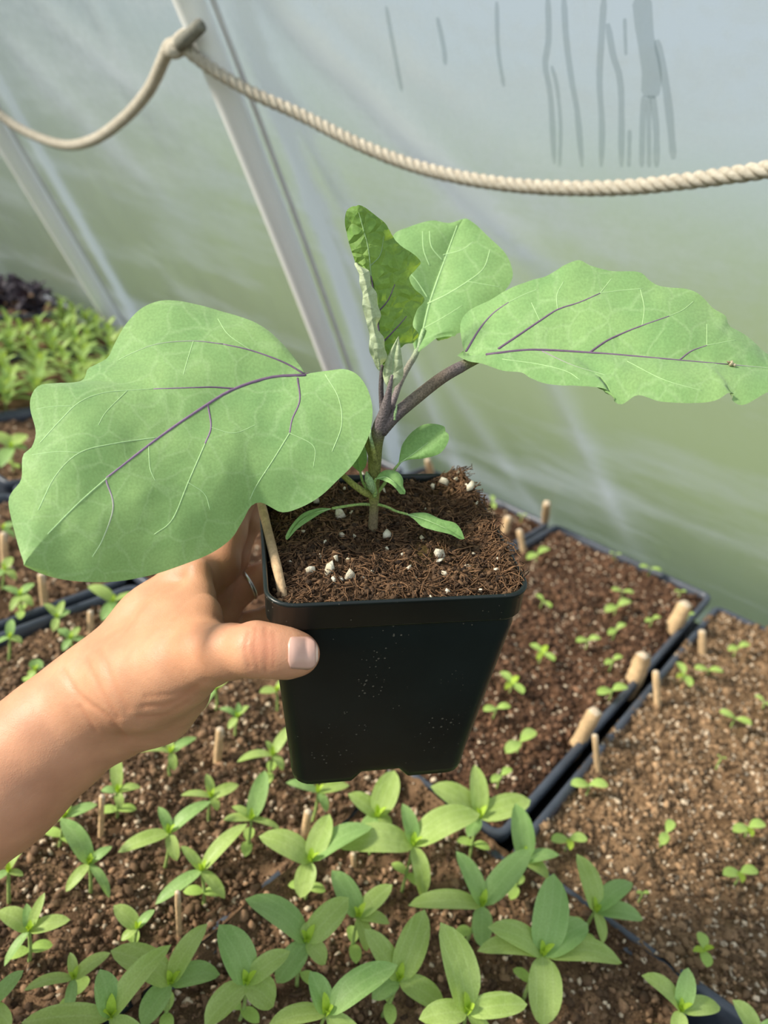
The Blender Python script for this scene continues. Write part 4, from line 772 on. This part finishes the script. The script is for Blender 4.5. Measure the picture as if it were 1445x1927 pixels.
SEEDLINGS = [
 (584, 1621, .036, [(487, 1574, 52), (620, 1532, 40), (700, 1556, 46), (565, 1690, 38)], 'large seedling directly below the pot, left of the two central ones'),
 (463, 1852, .036, [(412, 1740, 68), (515, 1894, 60), (385, 1930, 50), (546, 1790, 40)], 'seedling at the bottom left of centre with one broad upright dark leaf'),
 (576, 1773, .038, [(461, 1692, 62), (656, 1689, 48), (520, 1850, 44), (612, 1815, 36), (577, 1735, 24)], 'large seedling at bottom centre with a long dark leaf pointing upper left'),
 (321, 1852, .034, [(208, 1789, 60), (390, 1738, 40), (414, 1834, 50), (266, 1930, 46)], 'seedling at the bottom, third from the left corner'),
 (208, 1915, .040, [(188, 1824, 46), (322, 1778, 44), (40, 1925, 44), (290, 1990, 40)], 'seedling cut by the bottom edge near the left corner, long leaf pointing upper right'),
 (613, 1908, .040, [(748, 1816, 52), (583, 1828, 44), (505, 1930, 46), (690, 1985, 40)], 'seedling cut by the bottom edge at centre, long leaf reaching upper right'),
 (139, 1842, .024, [(45, 1864, 24), (208, 1793, 26), (132, 1792, 18), (128, 1906, 20)], 'small thin-leaved seedling near the bottom left corner'),
 (55, 1752, .026, [(-4, 1714, 38), (84, 1680, 18), (132, 1731, 30), (8, 1818, 20), (50, 1700, 18)], 'five-leaved seedling at the left edge below the forearm'),
 (258, 1747, .020, [(214, 1704, 32), (291, 1712, 18), (228, 1770, 18)], 'small seedling just left of the lower thin stick'),
 (168, 1626, .028, [(114, 1540, 36), (211, 1593, 18), (124, 1678, 22), (206, 1690, 18), (168, 1590, 16)], 'seedling below the forearm with one long leaf drooping from upper left'),
 (379, 1639, .026, [(340, 1592, 22), (465, 1550, 30), (292, 1702, 27), (423, 1691, 24)], 'thin seedling with four leaves spread in an X left of centre'),
 (318, 1568, .028, [(222, 1604, 30), (397, 1508, 27), (298, 1518, 20), (333, 1620, 22)], 'seedling with a long drooping left leaf, mid left'),
 (397, 1500, .022, [(340, 1497, 20), (449, 1477, 22), (388, 1456, 18), (410, 1525, 16)], 'small seedling beneath the wrist, left of the pot bottom'),
 (473, 1542, .026, [(499, 1450, 32), (420, 1543, 22), (436, 1518, 18), (528, 1562, 18)], 'seedling with one tall upright leaf left of the pot bottom'),
 (121, 1537, .028, [(108, 1485, 32), (183, 1514, 22), (66, 1560, 22)], 'seedling touching the underside of the forearm'),
 (221, 1490, .024, [(217, 1412, 22), (265, 1482, 18), (190, 1488, 18), (228, 1520, 16)], 'seedling with a tall upright leaf just under the wrist'),
 (321, 1416, .022, [(258, 1416, 18), (370, 1388, 17), (318, 1385, 14), (328, 1450, 16)], 'seedling close under the heel of the hand'),
 (513, 1421, .024, [(446, 1434, 20), (547, 1366, 20), (500, 1394, 16), (532, 1450, 18)], 'seedling touching the lower left side of the pot'),
 (598, 1490, .026, [(538, 1473, 22), (657, 1478, 22), (615, 1528, 18)], 'seedling half hidden below the pot bottom left foot'),
 (710, 1537, .036, [(655, 1494, 38), (742, 1450, 46), (680, 1570, 30), (736, 1560, 26)], 'seedling under the notch of the pot bottom with a broad upright leaf'),
 (777, 1591, .038, [(628, 1592, 60), (903, 1532, 60), (757, 1512, 32), (795, 1690, 34)], 'large central seedling below the pot with two wide leaves spread sideways'),
 (901, 1539, .036, [(893, 1439, 36), (998, 1506, 46), (810, 1480, 56), (880, 1575, 26)], 'seedling below the right foot of the pot with a tall pointed leaf'),
 (985, 1622, .036, [(970, 1512, 50), (1052, 1608, 32), (1034, 1655, 34), (925, 1655, 26)], 'seedling next to the corner where three trays meet'),
 (906, 1704, .036, [(858, 1602, 40), (998, 1598, 44), (768, 1704, 42), (905, 1782, 38)], 'four-leaved seedling in a cross below the tray corner'),
 (1020, 1797, .038, [(1042, 1644, 64), (918, 1745, 52), (1106, 1738, 56), (1170, 1812, 50), (898, 1790, 44), (1022, 1932, 62)], 'biggest six-leaved star-shaped seedling at lower right'),
 (1120, 1715, .034, [(1085, 1607, 46), (1190, 1661, 38), (1210, 1730, 36), (1135, 1775, 24)], 'seedling right of the star-shaped one, one dark upright leaf'),
 (878, 1905, .040, [(829, 1736, 72), (992, 1890, 44), (788, 1918, 44), (930, 1990, 40)], 'seedling cut by the bottom edge with one very broad upright leaf'),
 (750, 1845, .034, [(799, 1712, 54), (686, 1748, 44), (836, 1898, 44), (700, 1880, 38)], 'seedling at bottom centre with a leaf pointing straight up beside the broad one'),
 (1280, 1902, .032, [(1207, 1836, 46), (1295, 1821, 34), (1355, 1895, 36), (1270, 1950, 30)], 'light green seedling at the bottom over the tray gap on the right'),
 (1425, 1955, .032, [(1378, 1882, 44), (1480, 1930, 36)], 'seedling leaf poking in at the bottom right corner'),
 (673, 1726, .034, [(624, 1638, 48), (738, 1665, 36), (733, 1738, 26), (690, 1790, 30)], 'seedling in the middle of the bottom tray between two larger ones'),
 (16, 1640, .022, [(62, 1576, 16), (44, 1648, 14), (-20, 1660, 16)], 'thin seedling at the left edge right under the forearm'),
 (-15, 1888, .03, [(44, 1826, 28), (20, 1935, 26)], 'seedling leaf poking in at the left edge near the bottom'),
 (446, 1350, .020, [(412, 1334, 17), (468, 1328, 15), (430, 1372, 15), (448, 1322, 12)], 'small seedling between the heel of the hand and the pot'),
 (405, 1297, .020, [(430, 1276, 18), (378, 1338, 16)], 'small seedling peeking out under the ball of the thumb'),
 (520, 1300, .022, [(488, 1303, 22), (545, 1275, 18)], 'seedling leaf showing just below the thumb tip'),
 (213, 1132, .024, [(165, 1103, 26), (260, 1116, 20), (192, 1168, 20), (228, 1165, 16)], 'seedling beside the tray gap just below the big left leaf'),
 (107, 1162, .020, [(82, 1136, 18), (132, 1150, 18), (100, 1188, 14), (120, 1130, 14)], 'small seedling left of the short stick beside the tray gap'),
 (133, 1202, .020, [(108, 1185, 18), (165, 1208, 16), (150, 1180, 14), (118, 1225, 14)], 'small seedling below the tray gap above the wrist'),
 (18, 1200, .022, [(22, 1165, 16), (42, 1210, 16), (-8, 1212, 16)], 'seedling at the left edge above the forearm'),
 (66, 1262, .018, [(70, 1240, 24), (55, 1275, 16)], 'seedling leaf rising just above the forearm'),
 (38, 1120, .024, [(5, 1105, 18), (65, 1098, 18), (62, 1140, 16), (20, 1150, 14)], 'seedling at the left under the lower edge of the big leaf'),
 (8, 1072, .022, [(22, 1048, 18), (-15, 1090, 18), (30, 1092, 16)], 'seedling at the left edge beside the lower margin of the big leaf'),
 (6, 995, .022, [(30, 985, 16), (28, 1012, 14)], 'seedling at the left edge next to the middle of the big leaf'),
 (22, 842, .034, [(50, 818, 30), (-20, 815, 30), (0, 880, 26), (52, 848, 24)], 'larger pale seedling at the left edge beside the top of the big leaf'),
 (630, 1082, .02, [(600, 1060, 20)], 'seedling hidden behind the pot'),
][:-1]
for s in SEEDLINGS:
    seedling(s[0], s[1], s[2], s[3], s[4], cot=s[2] >= .03 or rng.random() < .4)

# tiny sprouts, only seed leaves
def sprout(cx, cy, ang, span, label, extra=0):
    zc = .010; C = at(cx, cy, zc); base = C.copy(); base[2] = -.006
    t = thing('tiny_sprout', base, label, 'sprout', 'tiny sprouts with round seed leaves')
    put_stem(t, cr([base - (0, 0, .002), (base + C) / 2 + rng.normal(size=3) * .0006, C], 5), .0008)
    for q in (0, 1):
        a = math.radians(ang + 180 * q); T = at(cx + math.cos(a) * span / 2, cy + math.sin(a) * span / 2, zc + .002); put_leaf(t, 'seed_leaf', M_COT, C, T, span * .34 * depth(C) / FPX, .10, shape=1.25, cup=.15)
    for q in range(extra):
        a = math.radians(ang + 90 + 180 * q); T = at(cx + math.cos(a) * span * .3, cy + math.sin(a) * span * .3, zc + .006); put_leaf(t, 'heart_leaf', M_HEART, C, T, span * .2 * depth(C) / FPX, .08)
for a in [
 (1012, 1042, -28, 46, 'tiny sprout right of the thin stick beyond the pot rim'), (1022, 1131, 42, 38, 'tiny sprout just right of the front right pot corner'), (1158, 1042, 10, 22, 'faint tiny sprout near the far edge of the middle tray'),
 (1224, 1070, 12, 42, 'tiny sprout nearest the film on the right'), (1172, 1113, 8, 42, 'upper one of two touching sprouts in the middle tray'), (1162, 1141, -25, 52, 'lower one of two touching sprouts in the middle tray'),
 (1228, 1165, -20, 30, 'tiny sprout left of the uppermost wide stick'), (1160, 1184, -35, 38, 'tiny sprout below the two touching sprouts'), (1107, 1204, -10, 46, 'tiny sprout in the centre of the middle tray'),
 (1154, 1242, -28, 36, 'tiny sprout left of the middle wide stick'), (1281, 1113, 0, 22, 'tiny sprout in the far right corner of the middle tray'), (1296, 1157, -15, 22, 'tiny sprout touching the uppermost wide stick'),
 (1020, 1228, 35, 56, 'four-leaved sprout right of the pot', 2), (963, 1285, 45, 60, 'leafy sprout close to the right side of the pot', 2), (935, 1333, -10, 52, 'flat sprout touching the right side of the pot'),
 (1152, 1299, -15, 58, 'wide sprout just above the lowest wide stick'), (979, 1396, -38, 70, 'large sprout left of the lowest wide stick'), (943, 1459, -35, 46, 'sprout right of the pot bottom'),
 (1390, 1218, -18, 42, 'tiny sprout at the right edge, farthest in the tan soil'), (1287, 1269, 65, 52, 'upright sprout beside the thin stick in the tan soil', 1), (1334, 1261, 5, 54, 'flat sprout right of the upright one in the tan soil'), (1438, 1321, 35, 44, 'tiny sprout cut by the right edge'),
 (1384, 1352, 22, 66, 'wide sprout in the middle of the tan soil'), (1109, 1477, 0, 70, 'wide sprout on the near left edge of the tan soil'), (1358, 1425, 20, 18, 'barely visible speck of a sprout in the tan soil'),
 (927, 945, 80, 26, 'tiny sprout behind the right pot rim'), (983, 969, 0, 18, 'tiny sprout by the tall thin stick beyond the pot'), (1071, 1580, -4, 68, 'wide sprout at the corner of the tan soil', 1),
 (1254, 1567, -65, 52, 'sprout with its two round leaves one above the other'), (1409, 1557, -15, 62, 'three-leaved sprout near the right edge', 1), (1393, 1642, -8, 66, 'wide sprout near the right edge below the three-leaved one', 1), (1324, 1787, 80, 68, 'lowest upright sprout in the tan soil', 2),
 (1210, 1680, 0, 24, 'tiny sprout left of the lowest upright one, by the big leaves')]:
    sprout(*a)

# wooden sticks in the soil
def stick(bx, by, tx, ty, wp, label, wide=False):
    B = at(bx, by, -.004); r = rdir(tx, ty); r = r / np.linalg.norm(r); z = np.array([0, 0, 1.0]); w0 = CAM - B
    b_ = r @ z; t = (b_ * (z @ w0) - r @ w0) / (1 - b_ * b_); T = CAM + r * t
    ax = (T - B) / np.linalg.norm(T - B); B2 = B - ax * .02; rad = wp / 2 * depth(T) / FPX; n = 12
    u = np.linspace(0, 1, n); wl_ = float(wall_y(T[2])) - .012
    if T[1] > wl_: T = on_wall(tx, ty) + WN * .016; ax = (T - B) / np.linalg.norm(T - B); B2 = B - ax * .02
    P = B2 + (T - B2) * u[:, None]; R = rad * (1 + .05 * rng.normal(size=n)); R[-1] = rad * (.72 if not wide else .9); P[-2] = T - ax * rad * (.3 if not wide else .12)
    if wide: R[:-1] *= 1.12; R[-1] *= 1.12
    V, Fs = tube(P, R, 9 if not wide else 4); k = len(V) - 2; c = np.array((.58, .40, .22)) * (.85 + .3 * rng.random()); C = c * (.85 + .3 * rng.random((len(V), 1))); C[-(14 if not wide else 6):] = np.array((.58, .47, .34))
    obj('wooden_stick', mesh('wooden_stick', V, Fs, M_STICK, C, smooth=not wide), None, label, 'stick', 'wooden sticks stuck in the trays')
for a in [
 (1265, 1186, 1290, 1136, 27, 'uppermost of the three thick wooden sticks along the tray edge', True), (1192, 1285, 1211, 1233, 30, 'middle of the three thick wooden sticks along the tray edge', True), (1087, 1400, 1120, 1338, 28, 'lowest of the three thick wooden sticks along the tray edge', True),
 (1237, 1330, 1234, 1263, 13, 'thin stick at the left edge of the tan soil, upper one'), (1125, 1456, 1119, 1383, 12, 'thin stick at the left edge of the tan soil, lower one'), (1322, 1230, 1321, 1187, 15, 'stick at the far left corner of the tan soil'),
 (986, 1043, 977, 997, 12, 'short thin stick beyond the right pot rim'), (1025, 986, 1040, 932, 14, 'tall stick at the far tray corner by the film'), (949, 1005, 957, 972, 15, 'stick just behind the right pot rim'), (812, 892, 815, 852, 13, 'stick showing right above the back rim of the pot'),
 (190, 1576, 192, 1497, 11, 'thin stick under the forearm on the left'), (338, 1770, 334, 1678, 11, 'thin stick in the lower left beside a small seedling'), (570, 1590, 580, 1526, 17, 'stick just below the left foot of the pot'), (409, 1432, 414, 1371, 16, 'stick between the wrist and the pot'),
 (171, 1198, 170, 1150, 12, 'short stick above the wrist'), (86, 1146, 78, 1080, 15, 'stick just under the lower left margin of the big leaf'), (10, 1072, 7, 1003, 14, 'stick at the left edge beside the big leaf'), (666, 1632, 664, 1606, 11, 'small stick tip among the big seedlings below the pot')]:
    stick(*a)

# herbs crowded in the far left trays
herbs = []
for q in range(4000):
    px, py = rng.random() * 370 - 130, 555 + rng.random() * 220
    if px > 250 - (py - 560) * .55 + 20 or (px < 110 and py < 600): continue
    C = at(px, py, .045)
    if any(np.hypot(*(C[:2] - h[:2])) < .042 for h in herbs) or C[1] > 1.99 * CAMH or C[1] < .97 * CAMH or -C[0] < 2.33 * CAMH: continue
    herbs.append(C)
    if len(herbs) >= 75: break
for q, C in enumerate(herbs):
    base = np.array([C[0], C[1], -.006]); t = thing('herb_seedling', base, 'bushy light green herb seedling in the %s herb tray at upper left' % ('nearer' if -C[0] < 2.835 * CAMH else 'farther'), 'herb', 'herbs crowded in the trays at upper left')
    put_stem(t, cr([base, (base + C) / 2 + rng.normal(size=3) * .002, C], 6), .0012)
    a0 = rng.random() * 6.28
    for k in range(9):
        a = a0 + k * 2.4; h = .25 + .75 * k / 9; A = base + (C - base) * h; l = (.046 - .0024 * k) * (.8 + .4 * rng.random()); e = .1 + .9 * k / 9
        put_leaf(t, 'leaf', M_HERB if rng.random() < .7 else M_SEED, A, A + np.array([math.cos(a) * math.cos(e), math.sin(a) * math.cos(e), math.sin(e)]) * l, l * .34, .12)
C = at(38, 560, .06); base = np.array([C[0], C[1], -.006]); t = thing('dark_leaf_plant', base, 'dark purple-black leafy plant behind the herbs at upper left', 'plant'); put_stem(t, cr([base, (base + C) / 2, C], 5), .002, np.array((.05, .03, .04)))
for k in range(150):
    a, e = rng.random() * 6.28, rng.random() * 1.5 - .25; A = C + np.array([rng.normal() * .035, rng.normal() * .030, -.03 + .05 * rng.random()]); l = .02 + .014 * rng.random()
    put_leaf(t, 'leaf', M_DARK, A, A + np.array([math.cos(a) * math.cos(e), math.sin(a) * math.cos(e), math.sin(e)]) * l, l * .6, .15)
